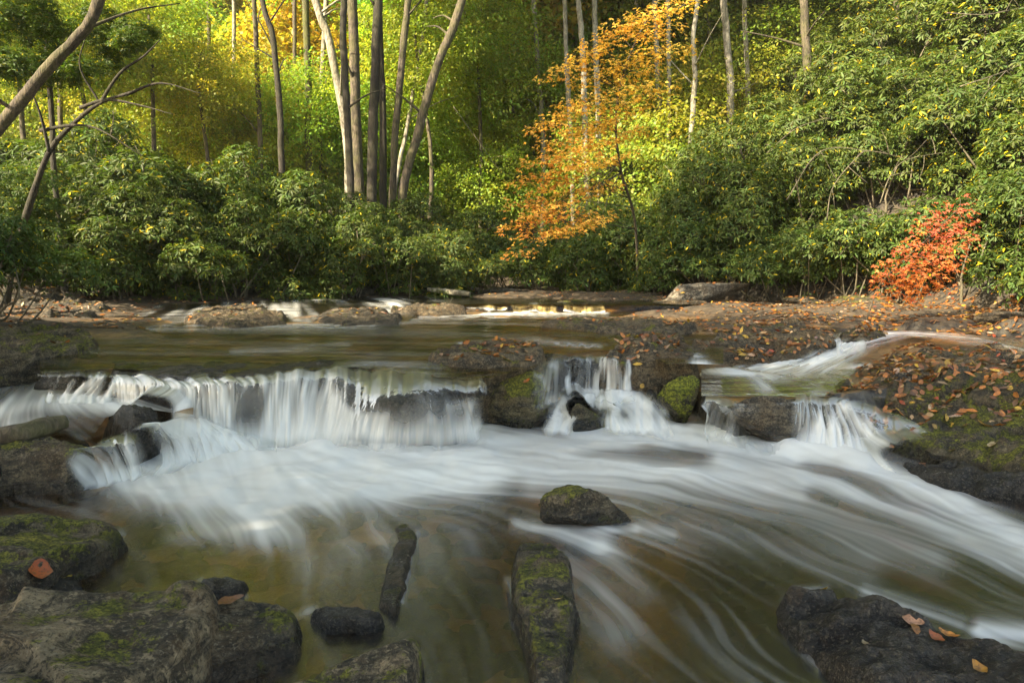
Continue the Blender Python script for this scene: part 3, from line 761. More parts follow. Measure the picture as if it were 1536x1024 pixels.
# upper pool and creek above it (one sheet, stepping up at the far little falls)
ccx = np.array([c[0] for c in CREST]); ccy = np.array([c[1] for c in CREST])
nc, nrw = 620, 300
pxs = np.linspace(60, 1085, nc)
tt = np.linspace(0, 1, nrw)
crow = np.interp(pxs, [60, 120, 170, 250, 330, 400, 440, 490, 535, 600, 650, 700, 734, 800, 830, 858, 895, 952, 1000], [559, 557, 554, 556, 560, 560, 556, 552, 552, 560, 564, 565, 566, 549, 534, 530, 526, 528, 545])

frow = np.full(nc, 464.0)
PXg = np.tile(pxs, (nrw, 1))
PYg = crow[None] * (1 - tt[:, None]) + frow[None] * tt[:, None]
Pw = W(PXg, PYg, ZU)
UX, UY = Pw[..., 0], Pw[..., 1]
vx, vy = np.zeros_like(UX) + .25 * fbm(UX, UY, 0, 2, 4), -np.ones_like(UX)
wv = fbm(UX * .9, UY * 2.6, 0, 3, 31) * .016 + .007 * fbm(UX * 2.2, UY * 5, 0, 2, 33)
lip = np.exp(-(tt[:, None] * 9) ** 2)
UZ = ZU + wv + lip * (.016 * fbm(UX * 3.0, UY * 5.0, 0, 2, 35) - .004)

ustr = streaks(UX, UY, vx * 0 + 1.0, vy * .15, 21, 20, 24, .09)
uf = strokes(UX, UY, ZU, [([(560, 482), (640, 474), (760, 470)], 7, .30), ([(700, 468), (800, 469), (910, 468)], 4, .85), ([(350, 527), (520, 517)], 5, .16), ([(690, 515), (800, 511), (900, 520)], 4, .25), ([(500, 562), (560, 545), (660, 560)], 10, .16), ([(200, 565), (330, 570), (410, 564)], 6, .22), ([(1045, 540), (1060, 552)], 10, .8), ([(150, 492), (260, 488), (430, 488), (560, 487)], 5, .22)])
uf = uf * (.8 + .4 * ustr) + .03 * np.clip(ustr + .3, 0, 2)
sheet('upper_pool_water', UX, UY, UZ, 'uwater', uf, np.full(UX.shape, .12))
# back rapids : shallow sheet following the bed between pool and creek
BX, BY = np.meshgrid(np.linspace(-10.5, 4.5, 260), np.linspace(10.0, 18.5, 150))
bpx, bpy_ = PX(BX, BY, .5)
ramp = np.interp(BY + .8 * np.sin(BX * .9) * .5, [10.0, 11.4, 13.6, 14.4, 20], [ZU - .03, ZU + .004, ZC - .06, ZC, ZC + .03])
rampL = sst(-1.2, -2.4, BX)
BZ = np.where(BX < -1.8, ramp, ZC - .25 + .25 * sst(14.0, 14.3, BY)) + .012 * fbm(BX * 2, BY * 2, 0, 3, 14)
vbx, vby = np.ones_like(BX) * .35, -np.ones_like(BX)
bst = streaks(BX, BY, vbx, vby, 5, 60, 18, .03)
bf = strokes(BX, BY, .52, [([(225, 470), (245, 490)], 16, .55), ([(430, 470), (470, 488)], 22, .7), ([(420, 460), (520, 462)], 8, .4), ([(560, 460), (600, 470)], 10, .6), ([(380, 488), (460, 486)], 6, .7)])
bf = bf * .38 * (.6 + .5 * bst) + .10 * np.clip(bst, 0, 2) * rampL
sheet('rapids_water', BX, BY, BZ, 'uwater', bf, np.full(BX.shape, .1), BZ > terrain(BX, BY) - .08)
# left pool
qpx, qt = np.meshgrid(np.linspace(-260, 290, 300), np.linspace(0, 1, 200))
qnear = np.interp(qpx, [-260, 60, 112, 138, 158, 200, 235, 262, 290], [655, 648, 664, 657, 626, 612, 615, 619, 622])
qpy = 548 * qt + qnear * (1 - qt)
qz = np.interp(qpy, [548, 612, 680], [.335, .325, .285])
Qp = W(qpx, qpy, qz)
QX, QY = Qp[..., 0], Qp[..., 1]
lx, ly = flowfield(QX, QY, ZL, [[(150, 555), (60, 590), (0, 620)], [(120, 590), (180, 605), (240, 625)], [(0, 600), (80, 640), (150, 665)], [(100, 600), (130, 640), (170, 670)]], 60)
qst = .7 * streaks(QX, QY, lx, ly, 41, 40, 26, .035) + .4 * streaks(QX, QY, lx, ly, 44, 90, 20, .03)
qf = strokes(QX, QY, ZL, [([(-50, 630), (40, 605), (120, 604), (200, 610)], 14, .8), ([(130, 545), (90, 575), (20, 600)], 9, .6), ([(150, 605), (210, 612), (260, 630)], 10, .9), ([(0, 580), (60, 570)], 14, .25), ([(-60, 640), (60, 628)], 10, .45)])
qf = .85 * qf * (.85 + .18 * qst) + .06 * np.clip(qst + .5, 0, 2)
sheet('left_pool_water', QX, QY, qz + .003 * qst, 'water', np.clip(qf, 0, .95), np.full(QX.shape, .3), qz > terrain(QX, QY) - .05)
# right stream + right pool
RPATH = smooth_path([W(*c) for c in RP], 160)
RW = np.interp(np.linspace(0, 1, 160), [0, .3, .45, .6, .8, 1], [.55, .55, .50, .42, .5, .6])
Tn = unit(np.gradient(RPATH[:, :2], axis=0))
Nn = np.stack([-Tn[:, 1], Tn[:, 0]], -1)
sv = np.linspace(-1, 1, 70)
SX = RPATH[:, None, 0] + Nn[:, None, 0] * sv[None] * RW[:, None]
SY = RPATH[:, None, 1] + Nn[:, None, 1] * sv[None] * RW[:, None]
SZ = np.maximum(RPATH[:, None, 2] + 0 * SX, terrain(SX, SY) * 0 + RPATH[:, None, 2])
u_ = np.linspace(0, 1, 160)[:, None]
sn = norm01(fbm(sv[None] * 7, u_ * 5, 0, 4, 91) + 0 * SX) * .7 + norm01(fbm(sv[None] * 22, u_ * 7, 0, 2, 95) + 0 * SX) * .5
SZ = SZ + .012 * sn
rf = strokes(SX, SY, .35, [([(1440, 505), (1350, 499), (1300, 506)], 7, .55), ([(1272, 512), (1245, 530), (1215, 540)], 11, .9), ([(1235, 538), (1180, 552), (1130, 562)], 12, .75), ([(1160, 545), (1210, 555)], 9, .5)]) if False else None
uu = np.linspace(0, 1, 160)[:, None]
rf = np.interp(uu, [0, .15, .3, .42, .55, .7, .85, 1], [.05, .15, .5, .7, .85, .9, .75, .4]) * np.exp(-(sv[None] / .75) ** 4)
rf = np.clip(rf * (.75 + .35 * sn) + .05 * np.clip(sn, 0, 2), 0, .95)
sheet('side_stream_water', SX, SY, SZ, 'stream', rf, np.full(SX.shape, .1), None, (1 - np.abs(sv[None]) ** 4) * (1.0 + .25 * sn) + 0 * SX)
GX, GY = img_grid(1052, 1330, 180, 552, 594, 110, ZP)
gst = streaks(GX, GY, np.ones_like(GX) * -.1, -np.ones_like(GX), 51, 40, 24, .05)
gf = strokes(GX, GY, ZP, [([(1048, 556), (1130, 560)], 5, .8), ([(1200, 552), (1140, 566), (1150, 580)], 12, .5), ([(1225, 590), (1260, 606)], 9, .35), ([(1060, 598), (1120, 600)], 7, .3)]) * (.75 + .5 * gst) + .03 * np.clip(gst, 0, 2)
sheet('right_pool_water', GX, GY, ZP + .005 * gst, 'uwater', np.clip(gf, 0, .9), np.full(GX.shape, .05))


# ------------------------------------------------------------------ fallen leaves
def leaves_mesh(P, A, N, L, Wd, kindl='long', droop=.12, fold=.18):
    n = len(P)
    A = unit(A)
    S = unit(np.cross(N, A))
    N = np.cross(A, S)
    L, Wd = np.asarray(L)[:, None] * np.ones((n, 1)), np.asarray(Wd)[:, None] * np.ones((n, 1))
    def pt(t, s, h):
        return P + A * (L * t) + S * (Wd * s) + N * (L * h)
    if kindl == 'long':
        V = np.stack([pt(0, 0, 0), pt(.38, -.5, fold * .35 - droop * .15), pt(.76, -.36, fold * .2 - droop * .55), pt(1, 0, -droop), pt(.76, .36, fold * .2 - droop * .55), pt(.38, .5, fold * .35 - droop * .15)], 1)
        q = np.array([[0, 3, 2, 1], [0, 5, 4, 3]])
    elif kindl == 'diamond':
        V = np.stack([pt(0, 0, 0), pt(.45, -.5, fold * .3), pt(1, 0, -droop), pt(.45, .5, fold * .3)], 1)
        q = np.array([[0, 1, 2, 3]])
    else:  # lobed
        out, q = [], []
        for k, (an, ll) in enumerate([(0, 1.0), (.95, .8), (-.95, .8)]):
            c, s = math.cos(an), math.sin(an)
            D = A * c + S * s
            E = S * c - A * s
            out += [P, P + D * L * .45 * ll - E * Wd * .22 + N * L * .05, P + D * L * ll - N * L * droop, P + D * L * .45 * ll + E * Wd * .22 + N * L * .05]
            q.append([4 * k, 4 * k + 1, 4 * k + 2, 4 * k + 3])
        V = np.stack(out, 1)
        q = np.array(q)
    m = V.shape[1]
    Fq = (q[None] + np.arange(n)[:, None, None] * m).reshape(-1, 4)
    return V.reshape(-1, 3), Fq, m

bpy.context.view_layer.update()
dg = bpy.context.evaluated_depsgraph_get()
def drop(px, py, z0):
    """a spot on the rock or bank seen at that pixel, from straight above"""
    p = W(px, py, z0)
    o = Vector((p[0], p[1], p[2] + 1.0))
    for _ in range(3):
        hit, loc, nrm, idx, ob, mt = sc.ray_cast(dg, o, Vector((0, 0, -1)))
        if not hit:
            return None
        return loc, nrm, ob
# waterfall sheets: columns of knots (photo row, distance ahead), draped over the rocks behind them
def px_strokes(px, py, lst):
    tot = np.zeros(px.shape)
    for pts, wid, inten in lst:
        pts = np.array(pts, float)
        best, wf = np.full(px.shape, 1e9), np.zeros(px.shape)
        n = len(pts) - 1
        for i in range(n):
            a, e = pts[i], pts[i + 1] - pts[i]
            t = np.clip(((px - a[0]) * e[0] + (py - a[1]) * e[1]) / (e @ e + 1e-9), 0, 1)
            d = np.hypot(px - a[0] - t * e[0], py - a[1] - t * e[1])
            m = d < best
            best, wf = np.where(m, d, best), np.where(m, (i + t) / n, wf)
        w0, w1 = wid if isinstance(wid, tuple) else (wid, wid)
        i0, i1 = inten if isinstance(inten, tuple) else (inten, inten)
        tot = 1 - (1 - tot) * (1 - np.clip((i0 + (i1 - i0) * wf) * np.exp(-(best / (w0 + (w1 - w0) * wf)) ** 2), 0, 1))
    return tot

def cascade(label, keys, flows, foam, dry=(), seed=1, nu=110, thread=7.0, contrast=.5, relief=.012, length=34, film=1.0, sidefade=10, toe=.12, mask=None, cvar=None, drape=True, lipn=1.5, gap=.55):
    kx = sorted(keys)
    x0, x1 = kx[0], kx[-1]
    nv = int((x1 - x0) / 1.1) + 2
    pxs = np.linspace(x0, x1, nv)
    ky = np.array([[k[0] for k in keys[q]] for q in kx], float)
    kd = np.array([[k[1] for k in keys[q]] for q in kx], float)
    sm = lambda a: np.stack([np.interp(pxs, kx, a[:, j]) for j in range(5)], 0)
    KY, KD = sm(ky), sm(kd)
    for K in (KY, KD):
        for _ in range(12):
            K[:, 1:-1] = (K[:, :-2] + 2 * K[:, 1:-1] + K[:, 2:]) / 4
    KY = KY + np.array([1, 1, .6, .2, 0])[:, None] * lipn * fbm(pxs / 34, 0, seed, 3, seed + 3)[None]
    KY = KY + 2.2 * vn(pxs / 16, 0, seed, seed)[None] + 1.2 * vn(pxs / 6, 0, seed, seed + 1)[None]
    t = np.linspace(0, 1, nu)
    GY = smooth_path(KY, nu)
    GD = smooth_path(KD, nu)
    GXp = np.tile(pxs, (nu, 1))
    # flow in the sheet
    vx, vy, tot = np.zeros_like(GXp), np.zeros_like(GXp), np.full(GXp.shape, 1e-9)
    for pts in flows:
        pts = np.array(pts, float)
        for i in range(len(pts) - 1):
            d = unit(pts[i + 1] - pts[i])
            m = (pts[i] + pts[i + 1]) / 2
            w = 1 / (((GXp - m[0]) ** 2 + (GY - m[1]) ** 2) / 400 + .15) ** 1.5
            vx += w * d[0]
            vy += w * d[1]
    s = np.hypot(vx, vy) + 1e-9
    vx, vy = vx / s, vy / s
    dyr = np.maximum(np.gradient(GY, axis=0), .15)
    dyc = np.gradient(GY, axis=1)
    dxc = (x1 - x0) / (nv - 1)
    gu = vx / dxc
    gv = (vy - gu * dyc) / dyr
    r1 = vn(GXp / thread, GY / thread * .5, seed, seed) * .8 + vn(GXp / thread * 2.3, GY / thread, seed, seed + 1) * .8 + .4 * vn(GXp / thread * 5, GY / thread * 2, seed, seed + 2)
    st = norm01(lic(r1, gu, gv, length, 1.0))
    r2 = vn(GXp / (thread * 4), GY / (thread * 5), seed, seed + 4)
    st2 = norm01(lic(r2, gu, gv, length, 1.5))
    base = px_strokes(GXp, GY, foam)
    if mask:
        base = base * mask(GXp, GY)
    contrast = contrast * (cvar(GXp, GY) if cvar else 1.0)
    st = .8 * st + .35 * st2
    f = base * (1 + contrast * .30 * st) + contrast * 1.2 * base * (1 - base) * st
    lowf = .5 + .5 * fbm(GXp / 38 + .15 * GY / 30, GY / 160, seed, 3, seed + 21) / .45
    f = f * (1 - gap * sst(.45, .05, lowf))
    soft = sst(.62, .95, t)[:, None] * np.clip(base * 1.4, 0, 1)
    f = f * (1 - soft) + np.maximum(f, .86) * soft
    core = sst(.75, 1.0, base)
    f = np.clip(f * (1 - core * .6) + core * .6 * .93, 0, .96)
    cov = np.clip(film if film == 1 else (1 - film) * 0 + np.clip(f * 2.2 + (film - .55), 0, 1), 0, 1) * np.clip(np.interp(t, [0, .12, 1], [0, 1, 1])[:, None] + 0 * f, 0, 1)
    cov = cov * sst(0, sidefade, GXp - x0 + 5 * vn(GY / 12, 0, 0, seed + 6)) * sst(0, sidefade, x1 - GXp + 5 * vn(GY / 12, 0, 1, seed + 7))
    if toe:
        cov = cov * sst(1.0, 1 - toe, t + .035 * vn(pxs / 14, 0, 0, seed + 9)[None].repeat(nu, 0).T.T if False else (t[:, None] + .02 * vn(pxs / 14, 0, 0, seed + 9)[None]))
    if dry:
        cov = cov * (1 - px_strokes(GXp, GY, dry))
    P = WD(GXp, GY, GD)
    P[..., 1] -= relief * st * np.clip(base * 1.5, .15, 1)
    # drape: bring the sheet in front of any rock it would cut
    push = np.zeros(GXp.shape)
    a, b = slice(0, nu, 3), slice(0, nv, 3)
    sub = P[a, b]
    ps = np.zeros(sub.shape[:2])
    for i in range(sub.shape[0]):
        for j in range(sub.shape[1]):
            x, y, z = sub[i, j]
            hit, loc, nrm, idx, ob, mt = sc.ray_cast(dg, Vector((x, y - .7, z)), Vector((0, 1, 0)), distance=.72)
            if drape and hit and (ob.name in HOST or ob.name == 'creek_bed'):
                ps[i, j] = max(0, y - loc[1] + .02)
    for _ in range(3):
        q = ps.copy()
        for ax in (0, 1):
            q = np.maximum(q, np.maximum(np.roll(ps, 1, ax), np.roll(ps, -1, ax)) * .8)
        ps = q
    ps = blur(ps, 2)
    ii = np.minimum(np.arange(nu) / 3, sub.shape[0] - 1.001)
    jj = np.minimum(np.arange(nv) / 3, sub.shape[1] - 1.001)
    i0, j0 = ii.astype(int)[:, None], jj.astype(int)[None]
    fi, fj = (ii - ii.astype(int))[:, None], (jj - jj.astype(int))[None]
    push = ps[i0, j0] * (1 - fi) * (1 - fj) + ps[i0 + 1, j0] * fi * (1 - fj) + ps[i0, j0 + 1] * (1 - fi) * fj + ps[i0 + 1, j0 + 1] * fi * fj
    cov = cov * sst(.26, .14, push)
    P[..., 1] -= np.minimum(push, .3)
    o = link('waterfall', mesh('waterfall', P.reshape(-1, 3), [grid_faces(nu, nv)], M['fall'], True, {'foam': f, 'deep': 0 * f, 'cover': np.clip(cov, 0, 1)}))
    tag(o, label, 'waterfall')
    return o

down = lambda *xs: [[(x, 540), (x, 700)] for x in xs]
cascade('wide main waterfall, threads on the left growing solid white over the smooth boulder',
    {166: [(550, 6.35), (566, 6.0), (585, 5.93), (600, 5.9), (618, 5.68)], 250: [(552, 6.3), (572, 5.8), (592, 5.72), (612, 5.68), (640, 5.5)], 330: [(556, 6.1), (577, 5.7), (602, 5.62), (636, 5.56), (672, 5.42)],
     400: [(556, 6.1), (573, 5.75), (602, 5.68), (640, 5.62), (680, 5.5)], 440: [(552, 6.2), (565, 5.85), (600, 5.75), (640, 5.65), (682, 5.46)], 490: [(548, 6.35), (561, 5.98), (592, 5.85), (634, 5.65), (684, 5.42)],
     535: [(548, 6.35), (567, 5.92), (600, 5.7), (636, 5.55), (688, 5.34)], 600: [(556, 6.1), (576, 5.72), (606, 5.55), (638, 5.48), (690, 5.3)], 650: [(560, 6.0), (578, 5.7), (604, 5.58), (634, 5.5), (686, 5.36)],
     700: [(562, 5.95), (586, 5.68), (604, 5.62), (632, 5.56), (678, 5.46)], 734: [(566, 5.9), (590, 5.72), (608, 5.68), (632, 5.66), (668, 5.64)]},
    down(180, 240, 300, 360, 410, 440) + [[(445, 565), (440, 680)], [(480, 560), (470, 600), (455, 680)], [(520, 560), (525, 600), (500, 680)], [(560, 580), (530, 620), (515, 690)], [(600, 580), (590, 620), (580, 690)], [(640, 580), (645, 620), (640, 690)], [(680, 585), (690, 620), (695, 690)], [(705, 590), (720, 630), (728, 680)]],
    [([(182, 588), (182, 606)], 14, .5)] + [([(x, 582 + max(0, (330 - x) * -.0)), (x, 606 + (x - 180) * .22)], 16, (.34, .58)) for x in range(190, 400, 16)] +
    [([(408, 580), (398, 680)], 18, (.6, .95)), ([(432, 570), (428, 680)], 20, (.7, 1.0)), ([(455, 585), (452, 680)], 16, (.4, 1.0)), ([(445, 566), (450, 590)], 9, .45), ([(470, 566), (470, 586)], 9, .45), ([(495, 563), (495, 584)], 10, .5), ([(520, 562), (524, 590)], 12, .6), ([(470, 604), (465, 680)], 18, (.55, 1.0)), ([(500, 600), (490, 680)], 20, (.7, 1.0)), ([(526, 612), (510, 690)], 20, (.6, 1.0)),
     ([(545, 632), (535, 690)], 18, (.55, 1.0)), ([(570, 630), (560, 690)], 20, (.55, 1.0)), ([(600, 622), (590, 690)], 20, (.55, 1.0)), ([(628, 628), (622, 690)], 20, (.55, 1.0)), ([(655, 624), (650, 690)], 20, (.5, 1.0)), ([(682, 612), (684, 685)], 16, (.5, .95)), ([(704, 606), (714, 680)], 14, (.45, .9)), ([(622, 582), (640, 600), (648, 626)], (8, 16), (.5, .75)), ([(640, 580), (652, 600)], 10, .35), ([(560, 588), (548, 620)], 26, .10), ([(676, 590), (690, 606)], 16, .22)],
    seed=2, thread=5.2, contrast=.55, sidefade=20, toe=.2, lipn=5.5, gap=.8, relief=.006,
    mask=lambda x, y: 1 - (1 - sst(-6, 12, y - np.interp(x, [500, 530, 600, 616, 660, 676, 716], [590, 612, 612, 590, 590, 600, 596]))) * sst(500, 525, x) * .9,
    cvar=lambda x, y: 1 - .75 * sst(415, 470, x) * sst(575, 605, y))
cascade('sparse fan of water threads over the purplish rock at the far left end',
    {56: [(556, 6.2), (563, 6.02), (577, 5.98), (592, 5.95), (608, 5.8)], 120: [(554, 6.25), (563, 6.02), (579, 5.96), (594, 5.93), (612, 5.72)], 188: [(552, 6.3), (567, 5.98), (585, 5.93), (600, 5.9), (618, 5.68)]},
    [[(70, 565), (60, 606)], [(110, 563), (85, 608)], [(150, 565), (105, 610)], [(168, 567), (135, 612)], [(182, 570), (172, 612)]],
    [([(150, 567), (104, 606)], 9, .6), ([(163, 568), (128, 608)], 9, .6), ([(176, 570), (152, 610)], 8, .4), ([(88, 572), (72, 598)], 5, .35), ([(110, 572), (92, 600)], 4, .3)],
    seed=8, thread=6, contrast=.9, film=.8)
cascade('curling white cascade around the round topped rock on the left',
    {112: [(660, 4.8), (668, 4.7), (690, 4.66), (708, 4.66), (728, 4.66)], 160: [(655, 4.85), (667, 4.7), (690, 4.65), (710, 4.64), (734, 4.62)], 200: [(640, 5.1), (660, 4.8), (685, 4.72), (706, 4.72), (728, 4.7)], 235: [(616, 5.65), (632, 5.2), (655, 5.02), (682, 4.95), (718, 4.85)],
     270: [(616, 5.65), (630, 5.35), (652, 5.15), (677, 5.06), (710, 4.95)], 310: [(626, 5.55), (640, 5.4), (660, 5.3), (682, 5.2), (706, 5.02)], 360: [(645, 5.5), (654, 5.45), (668, 5.4), (684, 5.3), (702, 5.08)], 430: [(664, 5.5), (670, 5.48), (678, 5.42), (688, 5.34), (700, 5.1)]},
    [[(140, 660), (155, 690), (170, 730)], [(165, 655), (180, 690), (195, 725)], [(185, 650), (205, 690), (212, 720)], [(180, 612), (235, 622), (268, 650), (280, 700)], [(240, 615), (290, 640), (310, 700)], [(300, 630), (350, 660), (380, 700)], [(230, 625), (250, 660), (255, 710)], [(380, 660), (420, 690)]],
    [([(150, 676), (165, 722)], 12, (.45, .75)), ([(172, 672), (186, 720)], 11, (.5, .8)), ([(192, 668), (203, 716)], 8, (.45, .8)), ([(136, 678), (150, 720)], 7, .35), ([(200, 612), (236, 622), (268, 650), (284, 706)], (12, 22), (.75, 1.0)), ([(250, 622), (300, 645), (325, 700)], (14, 24), (.85, 1.0)), ([(310, 650), (360, 675), (400, 702)], 20, .95), ([(248, 660), (256, 705)], 14, (.3, .8))],
    dry=[([(214, 640), (226, 690)], 17, 1.0), ([(180, 630), (212, 645)], 13, .9)], seed=11, thread=7, contrast=.55, relief=.016, toe=.15)
cascade('tall thin cascade over the leafy lip right of the large dark boulder',
    {796: [(546, 6.75), (556, 6.5), (576, 6.4), (598, 6.32), (614, 6.2)], 830: [(530, 7.1), (542, 6.8), (566, 6.6), (592, 6.5), (610, 6.35)], 858: [(526, 7.3), (540, 7.0), (562, 6.9), (586, 6.8), (604, 6.55)], 895: [(522, 7.4), (534, 7.1), (560, 6.95), (584, 6.85), (604, 6.5)], 952: [(524, 7.4), (540, 7.05), (560, 6.95), (582, 6.85), (602, 6.5)]},
    [[(815, 545), (800, 600)], [(840, 540), (835, 600)], [(868, 540), (862, 600)], [(895, 535), (893, 600)], [(920, 535), (926, 600)], [(940, 538), (950, 600)]],
    [([(866, 548), (860, 594)], 8, (.3, .6)), ([(880, 544), (876, 594)], 8, (.35, .6)), ([(896, 541), (894, 592)], 8, (.4, .65)), ([(911, 540), (914, 590)], 9, (.55, .8)), ([(924, 540), (934, 588)], 10, (.7, .9)), ([(934, 545), (944, 590)], 8, .5), ([(852, 570), (856, 600)], 5, .6), ([(800, 560), (795, 580)], 6, .3), ([(830, 550), (822, 590)], 14, .12)],
    seed=13, thread=6, contrast=.9, film=.9)
cascade('lower white cascade spreading to the pool around the little mossy stones',
    {808: [(592, 6.5), (600, 6.4), (616, 6.25), (632, 6.15), (656, 6.0)], 870: [(586, 6.75), (596, 6.6), (614, 6.4), (632, 6.2), (658, 5.95)], 940: [(582, 6.85), (592, 6.65), (612, 6.45), (632, 6.2), (656, 5.98)], 1016: [(584, 6.8), (596, 6.6), (614, 6.4), (632, 6.2), (652, 6.05)]},
    [[(860, 595), (830, 650)], [(900, 590), (880, 650)], [(920, 588), (955, 615), (975, 650)], [(945, 590), (985, 620), (1005, 650)], [(840, 600), (822, 650)]],
    [([(925, 588), (955, 612), (975, 652)], (14, 24), (.85, 1.0)), ([(948, 594), (985, 622), (998, 650)], (10, 16), (.6, .9)), ([(862, 598), (838, 648)], (9, 12), (.5, .85)), ([(845, 604), (822, 646)], 8, .45), ([(880, 600), (930, 604)], 9, .7), ([(920, 630), (945, 650)], 12, .6), ([(850, 600), (880, 592)], 8, .6)],
    dry=[([(1015, 580), (1018, 640)], 20, 1.0), ([(885, 620), (890, 645)], 14, .8)], seed=15, thread=7, contrast=.45, relief=.015, film=.7)
cascade('twin chutes of water either side of the wedge boulder at the right',
    {1046: [(590, 6.15), (600, 5.98), (618, 5.92), (636, 5.9), (662, 5.82)], 1110: [(592, 6.1), (602, 5.9), (622, 5.85), (645, 5.8), (674, 5.62)], 1190: [(590, 6.1), (600, 5.86), (620, 5.78), (648, 5.7), (686, 5.42)], 1250: [(592, 6.1), (603, 5.86), (625, 5.72), (655, 5.55), (696, 5.2)], 1300: [(602, 5.9), (614, 5.7), (640, 5.55), (668, 5.4), (708, 5.0)], 1376: [(634, 5.6), (646, 5.4), (668, 5.22), (690, 5.08), (720, 4.82)]},
    [[(1050, 600), (1038, 650)], [(1085, 602), (1065, 660)], [(1120, 602), (1105, 665)], [(1200, 602), (1196, 640), (1180, 680)], [(1222, 605), (1230, 640), (1220, 690)], [(1260, 605), (1275, 640), (1290, 700)], [(1290, 620), (1330, 670), (1350, 710)], [(1240, 650), (1250, 700)]],
    [([(1056, 606), (1046, 646)], 10, .26), ([(1085, 608), (1068, 654)], 14, .22), ([(1110, 612), (1090, 660)], 12, .16), ([(1036, 620), (1034, 650)], 6, .35), ([(1198, 606), (1198, 640), (1184, 682)], (9, 16), (.6, .95)), ([(1212, 604), (1218, 640), (1212, 690)], (8, 22), (.55, .95)), ([(1236, 615), (1226, 640), (1240, 690)], (8, 24), (.5, .9)), ([(1262, 612), (1250, 640), (1262, 690)], (10, 24), (.6, .85)), ([(1270, 612), (1290, 650), (1310, 700)], (10, 22), (.5, .55)), ([(1300, 640), (1340, 700)], 18, .22), ([(1212, 592), (1240, 606)], 5, .3)],
    dry=[([(1110, 625), (1160, 630), (1180, 655)], 24, 1.0)], seed=18, thread=6.5, contrast=.6, relief=.016)
cascade('bright rapid tumbling from the side stream into the right pool',
    {1096: [(546, 7.9), (552, 7.8), (558, 7.7), (566, 7.5), (574, 7.35)], 1200: [(528, 7.9), (536, 7.75), (548, 7.6), (558, 7.5), (572, 7.35)], 1250: [(508, 8.4), (516, 8.2), (530, 7.95), (544, 7.7), (562, 7.45)], 1310: [(500, 8.6), (508, 8.4), (522, 8.1), (538, 7.8), (556, 7.5)]},
    [[(1290, 505), (1255, 525), (1215, 545), (1140, 560)], [(1310, 515), (1270, 545), (1200, 565)], [(1250, 510), (1230, 535), (1180, 550)]],
    [([(1268, 510), (1254, 530), (1225, 545)], (9, 12), (.7, .85)), ([(1262, 538), (1200, 552), (1120, 562)], (12, 8), (.85, .5)), ([(1306, 550), (1220, 557)], 5, .6), ([(1290, 520), (1262, 540)], 10, .45)],
    seed=21, thread=6, contrast=.5, film=.55, drape=False)
cascade('little white step of water beside the shaggy ledge block',
    {1030: [(530, 8.0), (537, 7.85), (545, 7.75), (553, 7.65), (566, 7.4)], 1075: [(534, 8.0), (542, 7.85), (549, 7.75), (556, 7.65), (566, 7.4)], 1130: [(544, 7.9), (550, 7.8), (556, 7.7), (560, 7.6), (568, 7.4)]},
    [[(1040, 535), (1042, 560)], [(1060, 540), (1090, 562)]], [([(1042, 540), (1046, 558)], 8, .8), ([(1048, 556), (1090, 558), (1126, 560)], 5, .8)], seed=22, thread=5, film=.55, nu=50, drape=False)
for i, (a, b, l) in enumerate([(698, 762, 'tiny left step of the far white falls at the pool head'), (766, 842, 'tiny middle step of the far white falls at the pool head'), (845, 908, 'tiny right step of the far white falls beside the green hump'), (556, 594, 'tiny white rapid left of the long rounded rock')]):
    cascade(l, {q: [(456, 14.8), (459, 14.35), (462, 14.25), (466, 14.2), (471, 13.9)] for q in (a, (a + b) // 2, b)}, [[(q, 455), (q, 472)] for q in (a, (a + b) // 2, b)],
        [([(a + 10, 461), (a + 8, 468)], 9, .75), ([((a + b) / 2 + 8, 461), ((a + b) / 2, 469)], 7, .8), ([(b - 8, 462), (b - 6, 469)], 6, .7), ([(a, 469), (b, 469)], 2.5, .8)], seed=30 + i, thread=4, nu=36, contrast=.8, length=10, sidefade=4)

LEAFCOL = [('orange', (0.42, 0.15, 0.025)), ('rusty brown', (0.22, 0.085, 0.025)), ('yellow', (0.46, 0.29, 0.035)), ('tan', (0.36, 0.23, 0.11)), ('pale pinkish', (0.40, 0.26, 0.17)), ('dark brown', (0.10, 0.05, 0.02)), ('red', (0.30, 0.055, 0.02))]
LEAFM = []
for v in range(4):
    n = 9
    t = np.linspace(0, 1, n)
    wv_ = np.sin(np.pi * np.clip(t * .94 + .03, 0, 1)) ** .75 * (.26 if v != 2 else .34) * (1 + .15 * np.sin(t * 9 + v))
    s = np.linspace(-1, 1, 5)
    X = (t[:, None] - .5) + 0 * s[None]
    Yy = wv_[:, None] * s[None]
    Z = .10 * (v - 1) * (X * 2) ** 2 + (.14 + .05 * v) * np.abs(s[None]) ** 1.5 * wv_[:, None] + .02 * np.sin(X * 14 + s * 3 + v) + .03
    V = np.stack([X, Yy, Z], -1).reshape(-1, 3)
    LEAFM.append(mesh('fallen_leaf', V, [grid_faces(n, 5)], M['litter'], True, None, np.ones((n * 5, 3)) * rng.uniform(.8, 1.1, (n * 5, 1))))
LEAFN = 0
